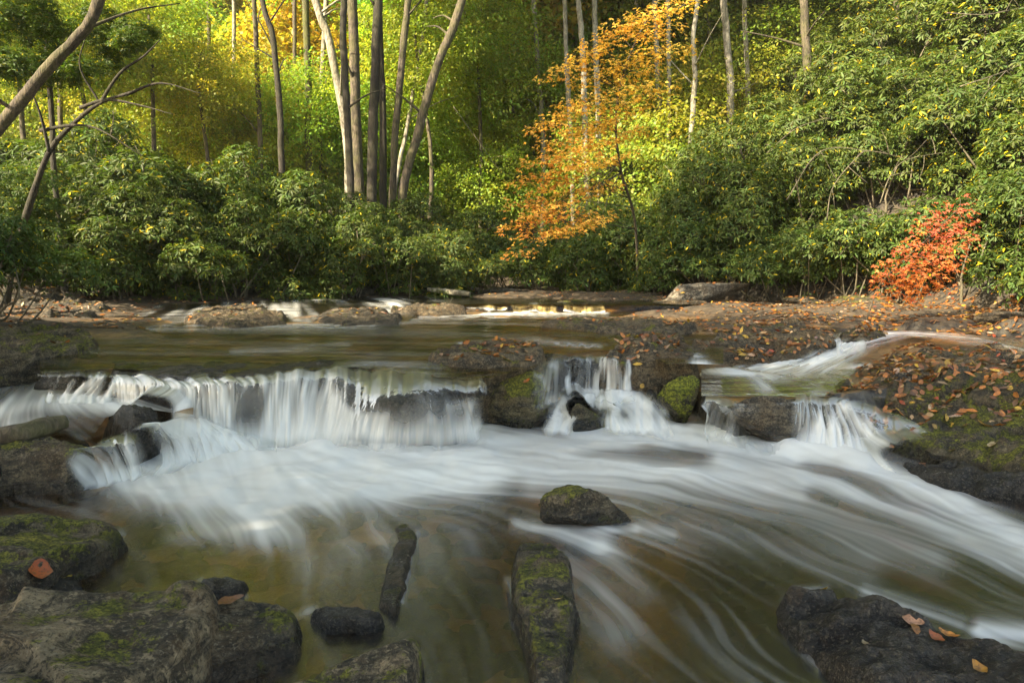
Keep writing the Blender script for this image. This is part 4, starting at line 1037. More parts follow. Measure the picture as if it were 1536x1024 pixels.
def fallen(px, py, z0, col=None, size=None, avoid_water=True, label=None):
    global LEAFN
    h = drop(px, py, z0)
    if h is None:
        return False
    loc, nrm, ob = h
    if ob.name not in HOST or nrm.z < .35:
        return False
    ci = col if col is not None else int(rng.choice(len(LEAFCOL), p=[.24, .28, .08, .18, .10, .09, .03]))
    nm, cc = LEAFCOL[ci]
    sz = size or float(rng.uniform(.05, .095))
    o = link('fallen_leaf', LEAFM[int(rng.integers(4))], None, loc + nrm * .004, (0, 0, 0), (sz, sz, sz), [x * float(rng.uniform(.75, 1.2)) for x in cc])
    q = (nrm * .45 + Vector((0, 0, .55))).to_track_quat('Z', 'Y')
    from mathutils import Quaternion, Euler
    o.rotation_euler = (q @ Euler((float(rng.normal(0, .18)), float(rng.normal(0, .18)), float(rng.uniform(0, 6.28)))).to_quaternion()).to_euler()
    tag(o, label or f'{nm} fallen leaf lying on the {HOST[ob.name]}', 'leaf', f'{nm} fallen leaves on the {HOST[ob.name]}')
    LEAFN += 1
    return True

for (x, y, z, c, s, l) in [(60, 874, .1, 6, .13, 'big glossy rust red leaf in the gap between the two left slabs'), (15, 906, .1, 2, .08, None), (100, 866, .06, 2, .07, None), (310, 915, .13, 0, .09, None), (345, 915, .13, 1, .11, None), (140, 665, .24, 0, .11, 'curled orange leaf beside the end of the driftwood log'), (62, 648, .3, 6, .10, None), (165, 628, .25, 0, .10, None),
                          (212, 668, .15, 3, .09, None), (48, 706, .2, 0, .10, None), (548, 585, .38, 2, .10, None), (546, 592, .37, 4, .09, None), (835, 915, .07, 3, .045, 'single tan leaf on the long mossy slab in mid stream'), (820, 823, .05, 1, .05, None), (1235, 884, .1, 2, .05, None), (1340, 912, .13, 0, .06, None), (1370, 935, .13, 3, .075, None), (1372, 950, .13, 1, .06, None), (1405, 957, .14, 1, .07, None),
                          (1470, 1008, .15, 0, .07, None), (1300, 965, .1, 3, .05, None), (1425, 955, .14, 2, .08, None), (1385, 690, .1, 0, .08, None), (1380, 640, .2, 0, .08, None), (1410, 630, .25, 0, .09, None), (1350, 640, .15, 1, .08, None), (1420, 674, .15, 0, .08, None), (1415, 682, .14, 0, .08, None), (1432, 660, .2, 1, .10, None), (1500, 628, .3, 0, .09, None), (1520, 652, .25, 1, .09, None), (1490, 655, .25, 3, .10, None),
                          (1400, 612, .3, 0, .09, None), (1450, 612, .35, 1, .09, None), (1480, 616, .35, 3, .14, None), (1440, 600, .38, 0, .07, None), (820, 556, .45, 4, .07, None), (745, 556, .5, 0, .10, None), (760, 558, .5, 3, .14, None), (735, 562, .5, 1, .10, None), (790, 625, .1, 0, .08, None), (1150, 620, .18, 0, .09, None), (1100, 625, .12, 1, .09, None), (1090, 632, .1, 0, .09, None), (1130, 600, .2, 2, .08, None)]:
    fallen(x, y, z, c, s, True, l)
ZONES = [((660, 800, 514, 552), .52, 34), ((915, 1030, 514, 545), .54, 34), ((1045, 1248, 490, 545), .5, 60), ((815, 1035, 478, 498), .48, 34), ((1240, 1550, 518, 592), .4, 66), ((1292, 1428, 497, 516), .47, 20), ((285, 422, 463, 488), .5, 26), ((475, 600, 466, 486), .5, 22), ((-10, 160, 452, 484), .72, 30), ((1290, 1530, 590, 640), .34, 10), ((1330, 1400, 464, 478), .64, 10), ((0, 130, 495, 530), .55, 5), ((600, 690, 455, 464), .62, 6)]
for (a, b, c, d), z, n in ZONES:
    k = tries = 0
    while k < n and tries < n * 6 and LEAFN < 298:
        tries += 1
        k += fallen(float(rng.uniform(a, b)), float(rng.uniform(c, d)), z, None, float(rng.uniform(.05, .085)))
# the countless rest, one carpet
LP, LN = [], []
def litter(px, py, z0, on_ground=True):
    h = drop(px, py, z0)
    if h is None:
        return
    loc, nrm, ob = h
    if fbm(loc.x * 1.8, loc.y * 1.8, 0, 3, 12) < rng.uniform(-.55, .05):
        return
    if nrm.z < .4 or (ob.name not in HOST and ob.name != 'creek_bed'):
        return
    LP.append(loc + nrm * .006)
    LN.append(nrm)
for (a, b, c, d), z, n in ZONES:
    for _ in range(int(n * (7 if d < 595 else 1))):
        litter(rng.uniform(a, b), rng.uniform(c, d), z)
for (a, b, c, d), z, n in [((0, 300, 440, 480), .75, 900), ((640, 1000, 440, 462), .72, 900), ((1000, 1330, 456, 492), .64, 1900), ((1280, 1536, 466, 504), .66, 2200), ((1100, 1536, 440, 470), .8, 1500), ((1040, 1260, 490, 530), .6, 700), ((1290, 1536, 520, 590), .5, 900), ((300, 640, 446, 470), .65, 200), ((100, 240, 470, 490), .52, 140), ((1230, 1400, 560, 600), .3, 60)]:
    for _ in range(n):
        litter(rng.uniform(a, b), rng.uniform(c, d), z)
LP, LN = np.array(LP), np.array(LN)
nl_ = len(LP)
a_ = rng.uniform(0, 6.28, nl_)
LA = np.stack([np.cos(a_), np.sin(a_), rng.normal(0, .2, nl_)], -1)
LA = LA - LN * (LA * LN).sum(1, keepdims=True)
LNj = unit(LN + rng.normal(0, .25, (nl_, 3)))
lv, lf, m_ = leaves_mesh(LP, LA, LNj, rng.uniform(.045, .115, nl_), rng.uniform(.025, .06, nl_), 'long', -.15, .3)
cidx = rng.choice(len(LEAFCOL), nl_, p=[.32, .24, .10, .18, .08, .05, .03])
lc = np.array([c[1] for c in LEAFCOL])[cidx] * rng.uniform(.6, 1.2, (nl_, 1))
kind(link('leaf_litter', mesh('leaf_litter', lv, [lf], M['litter'], False, None, np.repeat(lc, m_, 0))), 'stuff')['label'] = 'countless orange and brown fallen leaves along the banks'

# ------------------------------------------------------------------ foliage prototypes
def rhodo(seed, W0=1.5, H0=2.5, lumps=16, whorls=2500, lsize=.115):
    r = np.random.default_rng(seed)
    c = r.normal(size=(lumps, 3)) * [.5, .5, .45]
    c = c / np.maximum(1, np.linalg.norm(c, axis=1, keepdims=True)) * [W0, W0, H0 * .42] + [0, 0, H0 * .52]
    c[:, 2] = np.maximum(c[:, 2] - .1, .22)
    rad = r.uniform(.38, .72, lumps) * W0 / 1.5
    li = r.choice(lumps, whorls, p=rad ** 2 / (rad ** 2).sum())
    d = r.normal(size=(whorls, 3))
    d[:, 2] = np.abs(d[:, 2]) * 1.1 - .30
    d = unit(d)
    dep = r.uniform(.55, 1.08, whorls) ** .6
    P = c[li] + d * rad[li][:, None] * dep[:, None] * [1, 1, .85]
    # keep the outer shell mostly
    din = np.min([np.linalg.norm((P - c[k]) / rad[k], axis=1) for k in range(lumps)], 0)
    keep = (din > .6) | (r.uniform(size=whorls) < .35)
    P, d = P[keep], d[keep]
    nw = len(P)
    axis = unit(d * .7 + [0, 0, .75] + r.normal(0, .25, (nw, 3)))
    k = 8
    t1 = unit(np.cross(axis, r.normal(size=(nw, 3))))
    t2 = np.cross(axis, t1)
    an = np.linspace(0, 2 * np.pi, k, endpoint=False)[None] + r.normal(0, .25, (nw, k))
    el = r.normal(.08, .30, (nw, k)) - .1
    A = (t1[:, None] * np.cos(an)[..., None] + t2[:, None] * np.sin(an)[..., None]) * np.cos(el)[..., None] + axis[:, None] * np.sin(el)[..., None]
    A[..., 2] -= .18
    Nr = axis[:, None] + .0 * A
    Nr = Nr + r.normal(0, .18, Nr.shape)
    L = r.uniform(.65, 1.15, (nw, k)) * lsize * r.uniform(.6, 1.25, (nw, 1))
    keepl = r.uniform(size=(nw, k)) < .9
    Pp = np.repeat(P[:, None], k, 1) + A * .015
    br = np.repeat(r.uniform(.6, 1.3, (nw, 1)) * (1 + .25 * fbm(P[:, 0] * 1.5, P[:, 1] * 1.5, P[:, 2] * 1.5, 2, seed))[:, None], k, 1) * r.uniform(.8, 1.2, (nw, k))
    col = np.stack([br * r.uniform(.85, 1.35, (nw, k)), br, br * r.uniform(.6, 1.2, (nw, k))], -1)
    yel = r.uniform(size=(nw, k)) < .03
    col[yel] = np.array([7.5, 3.6, .6]) * r.uniform(.6, 1.1, (yel.sum(), 1))
    V, Fq, m = leaves_mesh(Pp[keepl], A[keepl], Nr[keepl], L[keepl], L[keepl] * .30, 'long', .16, .16)
    fol = mesh('foliage', V, [Fq], M['rhodo'], False, None, np.repeat(col[keepl], m, 0))
    tb = Tubes()
    for j in range(lumps):
        b0 = np.array([r.normal(0, .18), r.normal(0, .18), -.4])
        mid = b0 * .4 + c[j] * .6 + [r.normal(0, .2), r.normal(0, .2), -.25]
        p = smooth_path([b0, mid * .6 + b0 * .4 + [0, 0, .1], mid, c[j]], 12)
        tb.add(p, np.linspace(.035, .010, 12), 5)
        for q in range(3):
            e = c[j] + unit(r.normal(size=3) + [0, 0, .4]) * rad[j] * .9
            tb.add(smooth_path([c[j] * .8 + mid * .2, (c[j] + e) / 2 + r.normal(0, .05, 3), e], 6), np.linspace(.010, .004, 6), 4)
    return fol, tb.mesh('stems', M['twig'])

RH = [rhodo(s) for s in (1, 2, 3, 4)]
RHD = (0.060, 0.102, 0.024)

def crown(seed, sprays=230, per=60, R=2.6, H=3.2, lsize=.11, flat=.35, kindl='diamond', spr=.75):
    r = np.random.default_rng(seed)
    d = unit(r.normal(size=(sprays, 3)))
    q = r.uniform(.25, 1, sprays) ** .55
    cen = d * q[:, None] * [R, R, H * .55] * r.uniform(.75, 1.15, (sprays, 1))
    nrm = unit(np.array([0, 0, 1.0]) + d * .35 + r.normal(0, .25, (sprays, 3)))
    t1 = unit(np.cross(nrm, r.normal(size=(sprays, 3))))
    t2 = np.cross(nrm, t1)
    rr = np.sqrt(r.uniform(0, 1, (sprays, per))) * spr * r.uniform(.6, 1.3, (sprays, 1))
    an = r.uniform(0, 6.28, (sprays, per))
    a, b = rr * np.cos(an), rr * np.sin(an) * .65
    P = cen[:, None] + t1[:, None] * a[..., None] + t2[:, None] * b[..., None] + nrm[:, None] * (r.normal(0, .09, (sprays, per)) - .22 * rr ** 2)[..., None]
    A = unit(t1[:, None] * np.cos(an)[..., None] + t2[:, None] * np.sin(an)[..., None] + r.normal(0, .5, P.shape) + [0, 0, -.25])
    N = unit(nrm[:, None] + r.normal(0, flat, P.shape))
    L = lsize * r.uniform(.6, 1.25, (sprays, per))
    br = r.uniform(.75, 1.2, (sprays, 1)) * r.uniform(.75, 1.25, (sprays, per))
    yl = r.uniform(.8, 1.25, (sprays, 1)) * r.uniform(.85, 1.15, (sprays, per))
    col = np.stack([br * yl, br, br * r.uniform(.6, 1.2, (sprays, per))], -1)
    V, Fq, m = leaves_mesh(P.reshape(-1, 3), A.reshape(-1, 3), N.reshape(-1, 3), L.ravel(), L.ravel() * .62, kindl, .1, .2)
    return mesh('crown', V, [Fq], M['leaf'], False, None, np.repeat(col.reshape(-1, 3), m, 0)), cen

CR = [crown(s)[0] for s in (11, 12, 13, 14)]
CRB = [crown(s, 300, 70, 2.6, 3.4, .15, .5, spr=.85)[0] for s in (21, 22)]

# ------------------------------------------------------------------ shrubs
def tz(x, y):
    return float(terrain(np.array([x]), np.array([y]))[0])

def shrub(x, y, s, label, tint=1.0, group='rhododendron thicket', warm=0.0, rz=None, v=None, zs=1.0, dz=0.0, tilt=0.0):
    v = int(rng.integers(4)) if v is None else v
    root = link('rhododendron', None, None, (x, y, tz(x, y) + dz - .42 * s), (tilt, 0, rz if rz is not None else float(rng.uniform(0, 6.28))), (s, s, s * zs))
    tag(root, label, 'shrub', group)
    c = [RHD[0] * tint * (1 + warm), RHD[1] * tint * (1 + .3 * warm), RHD[2] * tint]
    link('foliage', RH[v][0], root, color=c)
    link('stems', RH[v][1], root)
    return root

def at(px, Y):
    return float((px - 768) / F * Y / 1.0), float(Y)

# left bank, front row then behind
for i, (px, Y, s, l) in enumerate([(40, 14.6, 1.15, 'rhododendron at the left edge of the left bank, low over the layered rock'), (150, 15.2, 1.2, 'rhododendron behind the layered bank rock on the left'), (250, 15.8, 1.15, 'rhododendron over the dark gap above the left rapids'), (345, 16.2, 1.15, 'rhododendron above the mossy island in the left rapids'),
                                 (440, 16.8, 1.05, 'rhododendron right above the black stone in the far rapids'), (525, 17.3, 1.0, 'rhododendron in front of the clump of tall trunks, left half'), (600, 17.8, .95, 'rhododendron in front of the clump of tall trunks, right half'), (665, 18.2, .85, 'low rhododendron at the pale fallen branch'), (720, 18.6, .62, 'smallest sunlit rhododendron at the right end of the left bank')]):
    x, y = at(px, Y)
    shrub(x, y, s, l, 1.0, 'left bank rhododendrons', .15)
for i, (px, Y, s) in enumerate([(-60, 16.5, 1.6), (60, 17.3, 1.7), (170, 17.8, 1.75), (280, 18.3, 1.6), (390, 18.9, 1.4), (490, 20.2, 1.15), (590, 21.0, 1.1), (690, 21.5, 1.1), (770, 22.5, 1.1)]):
    x, y = at(px, Y)
    shrub(x, y, s, ['tall rhododendron filling the far left behind the front bushes', 'tall rhododendron under the arching left branch', 'tall rhododendron right of the arching left branch', 'tall rhododendron below the pair of thin left trunks', 'rhododendron at the foot of the mossy trunk', 'rhododendron left of the clump of tall trunks', 'rhododendron at the foot of the clump of tall trunks',
                        'rhododendron right of the leaning trunk', 'dark rhododendron in the deep shade at the centre'][i], .95, 'left bank rhododendrons', .1)
# right bank front row
for i, (px, Y, s, l) in enumerate([(840, 20.5, 1.0, 'shaded rhododendron behind the long flat grey rock'), (915, 19.5, 1.0, 'shaded rhododendron under the orange maple'), (985, 18.6, .95, 'rhododendron behind the large pale boulder, left side'), (1065, 17.6, .95, 'rhododendron above the large pale boulder'), (1140, 16.6, .95, 'rhododendron right of the large pale boulder'),
                                 (1215, 15.4, .95, 'rhododendron over the dark ledge stone'), (1290, 14.4, .95, 'rhododendron left of the red sapling'), (1370, 13.4, 1.0, 'rhododendron behind the red sapling'), (1460, 12.2, .95, 'rhododendron with long leaves right of the red sapling'), (1560, 11.0, .95, 'rhododendron at the right edge over the bank')]):
    x, y = at(px, Y)
    shrub(x, y, s, l, 1.05, 'right bank rhododendrons', .05)
# right hillside rows
rows = [(19.2, 1000, 1600, 7, 1.15), (20.5, 930, 1640, 8, 1.25), (23.5, 960, 1660, 8, 1.35), (27.5, 1000, 1680, 8, 1.6), (32.0, 1050, 1680, 7, 1.9)]
names = ['second', 'third', 'fourth', 'fifth', 'topmost']
for k, (Y, a, b, n, s) in enumerate(rows):
    for i in range(n):
        px = a + (b - a) * i / (n - 1)
        Yk = Y * (1 - .25 * (px - a) / (b - a)) + float(rng.uniform(-.4, .4))
        x, y = at(px + float(rng.uniform(-15, 15)), Yk)
        shrub(x, y, s * float(rng.uniform(.9, 1.1)), f'green rhododendron on the steep right hillside, {names[k]} tier above the stream', 1.1, f'hillside rhododendrons {names[k]} tier', .15 + .05 * k)
for px, Y, s in [(1480, 14.8, 1.15), (1560, 13.5, 1.2), (1420, 16.2, 1.2), (1620, 14.5, 1.3)]:
    x, y = at(px, Y)
    shrub(x, y, s, 'green rhododendron low on the right hillside near the photo edge', 1.1, 'hillside rhododendrons near the edge', .15)
# near left, big leaves
shrub(-6.55, 8.3, .62, 'nearest rhododendron hanging in at the left frame edge with bluish leaves', 1.0, 'left bank rhododendrons', -.1, v=1, dz=.35)
shrub(-7.3, 9.2, .75, 'near rhododendron behind the leaning left trunk', 1.0, 'left bank rhododendrons', v=2, dz=.2)

# ------------------------------------------------------------------ trees
def tree(name, label, path, Y, rb, rt, bark, cat='tree', extend=9.0, crown_s=0, tint=(.10, .16, .025), group=None, branches=0, seed=1, crown_dz=0.0, lean=0.0, flip=1):
    """path: [(px,py)...] bottom to top in the photo at distance Y (or per point); radius in photo pixels"""
    r = np.random.default_rng(seed)
    Ys = [Y] * len(path) if not isinstance(Y, (list, tuple)) else Y
    P = np.array([WD(a, b, yy) for (a, b), yy in zip(path, Ys)])
    P[:, :2] += 0
    y0 = Ys[0]
    root = np.array([P[0, 0] - (P[1, 0] - P[0, 0]) * .0, P[0, 1], tz(P[0, 0], P[0, 1]) - .3])
    pts = [root] if root[2] < P[0, 2] - .2 else []
    pts += list(P)
    dirn = unit(P[-1] - P[-2])
    if extend:
        pts.append(P[-1] + (dirn * .6 + np.array([0, 0, .4])) * extend * .5)
        pts.append(P[-1] + (dirn * .4 + np.array([0, 0, .6])) * extend)
    pts = np.array(pts)
    sp = smooth_path(pts, 46)
    ln = np.linspace(0, 1, 46)
    k = len(P) / max(1, len(pts) - 1)
    rw0, rw1 = rb * .78 / F * y0, rt * .78 / F * Ys[-1]
    rad = np.interp(ln, [0, .06, .75, 1], [rw0 * 1.35, rw0, rw1, rw1 * (.35 if extend else .6)])
    sp[:, 0] += .03 * np.cumsum(r.normal(0, 1, 46)) * .35
    base = sp[0].copy()
    e = link(name, None, None, tuple(base))
    tag(e, label, cat, group)
    tb = Tubes()
    tb.add(sp - base, rad, 12, .16, seed)
    link('trunk', tb.mesh('trunk', M[bark]), e)
    for b in range(branches):
        i = int(r.integers(12, 40))
        s0 = sp[i] - base
        d = unit(np.array([r.normal(), r.normal() * .6, r.uniform(.1, .8)]))
        ll = r.uniform(.9, 2.4)
        tb = Tubes()
        tb.add(smooth_path([s0, s0 + d * ll * .5 + [0, 0, .1], s0 + d * ll + [0, 0, r.uniform(-.3, .3)]], 9), np.linspace(rad[i] * .35, .008, 9), 6, .1, b)
        link('branch', tb.mesh('branch', M[bark]), e)
    if crown_s:
        top = sp[-1] - base
        link('crown', CR[seed % 4], e, (top[0], top[1], top[2] - crown_s * 1.0 + crown_dz), (0, 0, seed * 1.1), (crown_s, crown_s, crown_s * 1.1), tint)
    return e

YG = (.27, .345, .05)
GR = (.20, .26, .04)
YE = (.37, .40, .055)
T = tree
T('tree', 'thick flaky trunk leaning in from the left edge', [(-190, 420), (0, 190), (70, 105), (125, 45), (152, -10)], 10.5, 12, 9, 'bark', extend=6, crown_s=1.6, tint=GR, branches=3, seed=2)
T('tree', 'thin dark trunk rising at the top left beside the thick leaning trunk', [(80, 200), (72, 60), (64, -10)], 14, 5, 4, 'barkdark', extend=6, crown_s=1.2, tint=GR, seed=3)
T('tree', 'slim dark trunk right of the arching left branch', [(392, 260), (388, 150), (382, -5)], 24, 5, 4, 'bark', extend=9, crown_s=1.2, tint=YE, branches=4, seed=4)
T('tree', 'slim forked dark trunk between the pale slim trunk and mossy trunk', [(424, 300), (420, 160), (412, 60), (396, -5)], 21, 6, 5, 'barkdark', extend=8, crown_s=1.15, tint=YG, branches=5, seed=5)
T('tree', 'green mossy trunk left of the pale diagonal trunk', [(462, 260), (459, 150), (456, -5)], 26, 7, 6, 'barkmoss', extend=9, crown_s=1.2, tint=YG, branches=2, seed=6)
T('tree', 'pale diagonal trunk crossing behind the dark trunk of the clump', [(524, 290), (520, 200), (500, 70), (478, -5)], 24, 8, 7, 'barkpale', extend=8, crown_s=1.3, tint=YE, branches=3, seed=7)
T('tree', 'dark slender trunk on the left of the clump', [(530, 300), (522, 180), (516, 60), (518, -5)], 20.5, 7, 6, 'barkdark', extend=8, crown_s=1.15, tint=YG, branches=2, seed=8)
T('tree', 'stout grey trunk second in the clump of tall trunks', [(543, 320), (534, 200), (530, 90), (526, -5)], 21.5, 10, 9, 'bark', extend=9, crown_s=1.25, tint=YG, branches=2, seed=9)
T('tree', 'thick dark brown trunk in the middle of the clump', [(558, 315), (562, 200), (568, 100), (572, -5)], 20.5, 10, 8, 'barkdark', extend=9, crown_s=1.3, tint=GR, branches=2, seed=10)
T('tree', 'dark trunk standing close right of the thick dark brown trunk', [(574, 310), (573, 180), (570, 90), (571, -5)], 22, 7, 6, 'barkdark', extend=8, crown_s=1.6, tint=YG, seed=11)
T('tree', 'grey brown trunk bending right near the top of the clump', [(588, 300), (594, 180), (602, 80), (612, -5)], 21.5, 7, 6, 'bark', extend=8, crown_s=1.2, tint=YG, branches=4, seed=12)
T('tree', 'trunk leaning strongly right out of the clump', [(602, 295), (625, 200), (655, 90), (686, 5)], 21, 9, 7, 'bark', extend=7, crown_s=1.2, tint=YG, branches=4, seed=13)
T('tree', 'thin pale stem between the bending trunk and the leaning trunk', [(592, 300), (612, 180), (630, 80), (640, -5)], 25, 4, 3, 'barkpale', extend=8, crown_s=1.5, tint=YE, branches=2, seed=14)
T('tree', 'short pale dead stem in the dark gap left of the maple', [(816, 240), (812, 180), (806, 110), (800, -5)], 27, 5, 4, 'barkpale', extend=7, crown_s=1.5, tint=GR, branches=3, seed=15)
T('tree', 'pale trunk left of the two white trunks behind the maple', [(858, 280), (852, 150), (846, -5)], 25, 5, 4, 'barkpale', extend=9, crown_s=1.5, tint=GR, seed=16)
T('tree', 'left of the two white trunks seen through the maple', [(884, 310), (880, 200), (876, 90), (871, -5)], 24, 6, 5, 'barkpale', extend=9, crown_s=1.6, tint=YG, seed=17)
T('tree', 'right of the two white trunks seen through the maple', [(898, 320), (894, 180), (890, 80), (888, -5)], 24.6, 6, 5, 'barkpale', extend=9, crown_s=1.6, tint=YG, seed=18)
T('tree', 'thin pale trunk just right of the maple crown', [(990, 210), (986, 120), (982, -5)], 26, 5, 4, 'barkpale', extend=8, crown_s=1.5, tint=YG, seed=19)
T('tree', 'thin sunlit trunk second from the maple on the right slope', [(1002, 210), (1005, 110), (1004, -5)], 25, 4, 4, 'barkpale', extend=8, crown_s=1.4, tint=YE, branches=2, seed=20)
T('tree', 'white crooked birch like trunk on the right slope', [(1036, 215), (1042, 130), (1038, 60), (1044, -5)], 24, 5, 4, 'barkpale', extend=8, crown_s=1.6, tint=YE, branches=3, seed=21)
T('tree', 'pale trunk with dark patches right of the white crooked trunk', [(1098, 190), (1094, 110), (1090, 40), (1086, -5)], 25, 7, 6, 'barkpale', extend=8, crown_s=1.6, tint=YG, branches=2, seed=22)
T('tree', 'straight thin white trunk high on the right slope', [(1122, 170), (1120, 80), (1118, -5)], 26, 5, 4, 'barkpale', extend=8, crown_s=1.5, tint=YE, seed=23)
T('tree', 'grey trunk at the top of the right slope with its foot hidden in leaves', [(1212, 160), (1210, 80), (1206, -5)], 23, 8, 7, 'bark', extend=8, crown_s=1.15, tint=GR, branches=2, seed=24)
T('tree', 'single thin grey stem high at the upper right', [(1350, 110), (1346, 50), (1342, -5)], 21, 5, 4, 'bark', extend=7, crown_s=1.4, tint=GR, branches=1, seed=25)

for i, (px, b, Y, rr, bk, l) in enumerate([(318, 200, 30, 4, 'bark', 'thin grey trunk farthest left in the golden wood'), (352, 220, 31, 4, 'barkpale', 'pale thin trunk in the golden wood left of the slim dark trunk'), (440, 230, 30, 4, 'bark', 'thin straight trunk just left of the mossy trunk'), (486, 240, 29, 5, 'barkpale', 'pale trunk in the glow between mossy trunk and diagonal trunk'), (700, 230, 30, 4, 'bark', 'thin dark trunk right of the leaning trunk'), (738, 240, 32, 5, 'bark', 'slim trunk in the green wood left of the short dead stem'),
                                        (770, 220, 31, 4, 'barkpale', 'thin pale trunk in the green gap left of the short dead stem'), (950, 180, 30, 4, 'barkpale', 'thin pale trunk behind the top of the maple'), (1062, 170, 29, 4, 'barkpale', 'thin pale trunk between the crooked white trunk and the patched trunk'), (1152, 150, 29, 4, 'barkpale', 'pale trunk between the straight white trunk and the grey trunk'), (1180, 140, 30, 3, 'barkpale', 'thinnest pale trunk left of the grey trunk on the slope')]):
    T('tree', l, [(px, b), (px - 2 + i % 3 * 2, b * .5), (px - 4 + i % 4 * 3, -5)], Y, rr, rr - .8, bk, extend=8, crown_s=1.6, tint=(YG, YE, GR)[i % 3], branches=2, seed=40 + i)

# arching rhododendron tree on the left bank
def arch():
    e = link('rhododendron_tree', None, None, tuple(WD(8, 440, 11.5)))
    tag(e, 'old rhododendron with a bare arching branch over the left bank', 'tree')
    b = np.array(WD(8, 440, 11.5))
    tb = Tubes()
    tb.add(smooth_path([WD(8, 455, 11.5), WD(22, 380, 11.5), WD(50, 290, 11.4), WD(74, 228, 11.3), WD(108, 188, 11.2), WD(150, 155, 11.0), WD(200, 138, 10.8)], 40) - b, np.linspace(.065, .02, 40), 10, .2, 4)
    link('trunk', tb.mesh('trunk', M['barkdark']), e)
    for pts, r0 in [([(150, 155), (180, 110), (215, 85), (240, 60)], .03), ([(120, 162), (160, 150), (210, 158), (260, 172)], .03), ([(60, 196), (110, 188), (150, 195), (215, 235)], .03), ([(190, 142), (240, 125), (300, 140)], .025), ([(150, 155), (120, 100), (130, 50)], .02), ([(74, 228), (60, 170), (40, 120)], .03)]:
        tb = Tubes()
        tb.add(smooth_path([WD(*p, 11.1 - .15 * i) for i, p in enumerate(pts)], 16) - b, np.linspace(r0, .006, 16), 6)
        link('branch', tb.mesh('branch', M['barkdark']), e)
    r = np.random.default_rng(5)
    for i, (px, py, Y, s) in enumerate([(60, 90, 12.2, .7), (190, 50, 12.4, .5), (20, 20, 12.6, .7), (20, 290, 12.4, .7)]):
        p = WD(px, py, Y) - b
        link('foliage', RH[i % 4][0], e, (p[0], p[1], p[2] - 1.25 * s), (0, 0, i * 1.3), (s, s, s * .8), [c * 1.05 for c in RHD])
arch()

# background wood: understory and canopy trees, copies of one kind with own crowns
def bgtree(px, Y, zc, s, tint, label, group, v, bark='bark'):
    x, y = at(px, Y)
    g = tz(x, y)
    e = link('broadleaf_tree', None, None, (x, y, g))
    tag(e, label, 'tree', group)
    tb = Tubes()
    r = np.random.default_rng(v + 100)
    tb.add(smooth_path([(0, 0, -.3), (r.normal(0, .15), 0, zc * .5), (r.normal(0, .25), 0, zc), (r.normal(0, .3), 0, zc + s * 1.5)], 14), np.linspace(.10 * s ** .5, .02, 14), 7)
    link('trunk', tb.mesh('trunk', M[bark]), e)
    link('crown', (CRB if Y > 30 else CR)[v % (2 if Y > 30 else 4)], e, (0, 0, zc), (0, 0, v * .9), (s, s, s * 1.15), tint)
specs = []
r = np.random.default_rng(99)
for px in range(60, 1010, 44):                     # understory close behind the left thicket
    Y = r.uniform(25, 30)
    specs.append((px + r.uniform(-25, 25), Y, r.uniform(2.6, 6.0), r.uniform(.85, 1.25), 'under'))
for px in range(-60, 1250, 66):
    Y = r.uniform(32, 40)
    specs.append((px + r.uniform(-30, 30), Y, r.uniform(4, 12), r.uniform(1.3, 1.9), 'mid'))
for px in range(-60, 1400, 120):
    Y = r.uniform(44, 56)
    specs.append((px + r.uniform(-40, 40), Y, r.uniform(5, 19), r.uniform(1.9, 2.6), 'far'))
for i, (px, Y, zc, s, kd) in enumerate(specs):
    w = r.uniform()
    left = px < 560
    if left:
        tint = YE if w < .14 else (YG if w < .93 else (.36, .29, .04))
    else:
        tint = YG if w < .55 else (GR if w < .85 else YE)
    tint = [c * r.uniform(.85, 1.2) for c in tint]
    where = 'behind the left thicket' if px < 450 else ('behind the clump of tall trunks' if px < 720 else ('behind the orange maple' if px < 1000 else 'on the right slope'))
    tl = 'golden' if tint[0] > tint[1] else ('yellow green' if tint[0] > .6 * tint[1] else 'green')
    dd = {'under': 'low', 'mid': 'tall', 'far': 'distant'}[kd]
    bgtree(px, Y, zc, s, tint, f'{dd} {tl} broadleaf tree in the wood {where}', f'{dd} {tl} trees {where}', i)
for i, (px, Y, zc, s, tint) in enumerate([(-30, 18.5, 5.2, .8, YG), (60, 20.5, 6.6, .9, YG), (150, 21.5, 5.6, .85, YG), (240, 22.5, 6.8, .95, YG), (320, 23.5, 5.6, .85, YE), (110, 24, 9.0, 1.1, YE), (640, 25, 7.5, 1.0, YG), (720, 27, 8.8, 1.15, YG), (790, 28, 7.0, 1.1, YG), (700, 33, 11.5, 1.4, YE), (830, 34, 11.0, 1.4, YG), (930, 33, 10.5, 1.4, YE)]):
    bgtree(px, Y, zc, s, tint, ['leafy yellow green tree at the very left edge behind the leaning trunk', 'leafy tree behind the thick leaning left trunk', 'leafy tree over the arching left branch', 'leafy tree right of the arching left branch', 'golden tree left of the slim dark trunk', 'tall golden tree at the top left', 'yellow green tree just right of the leaning trunk', 'yellow green tree above the dead hanging twig', 'green tree around the short pale dead stem',
                                'tall golden tree at the top centre', 'tall yellow green tree left of the maple top', 'tall golden tree behind the maple top'][i], None, 300 + i)
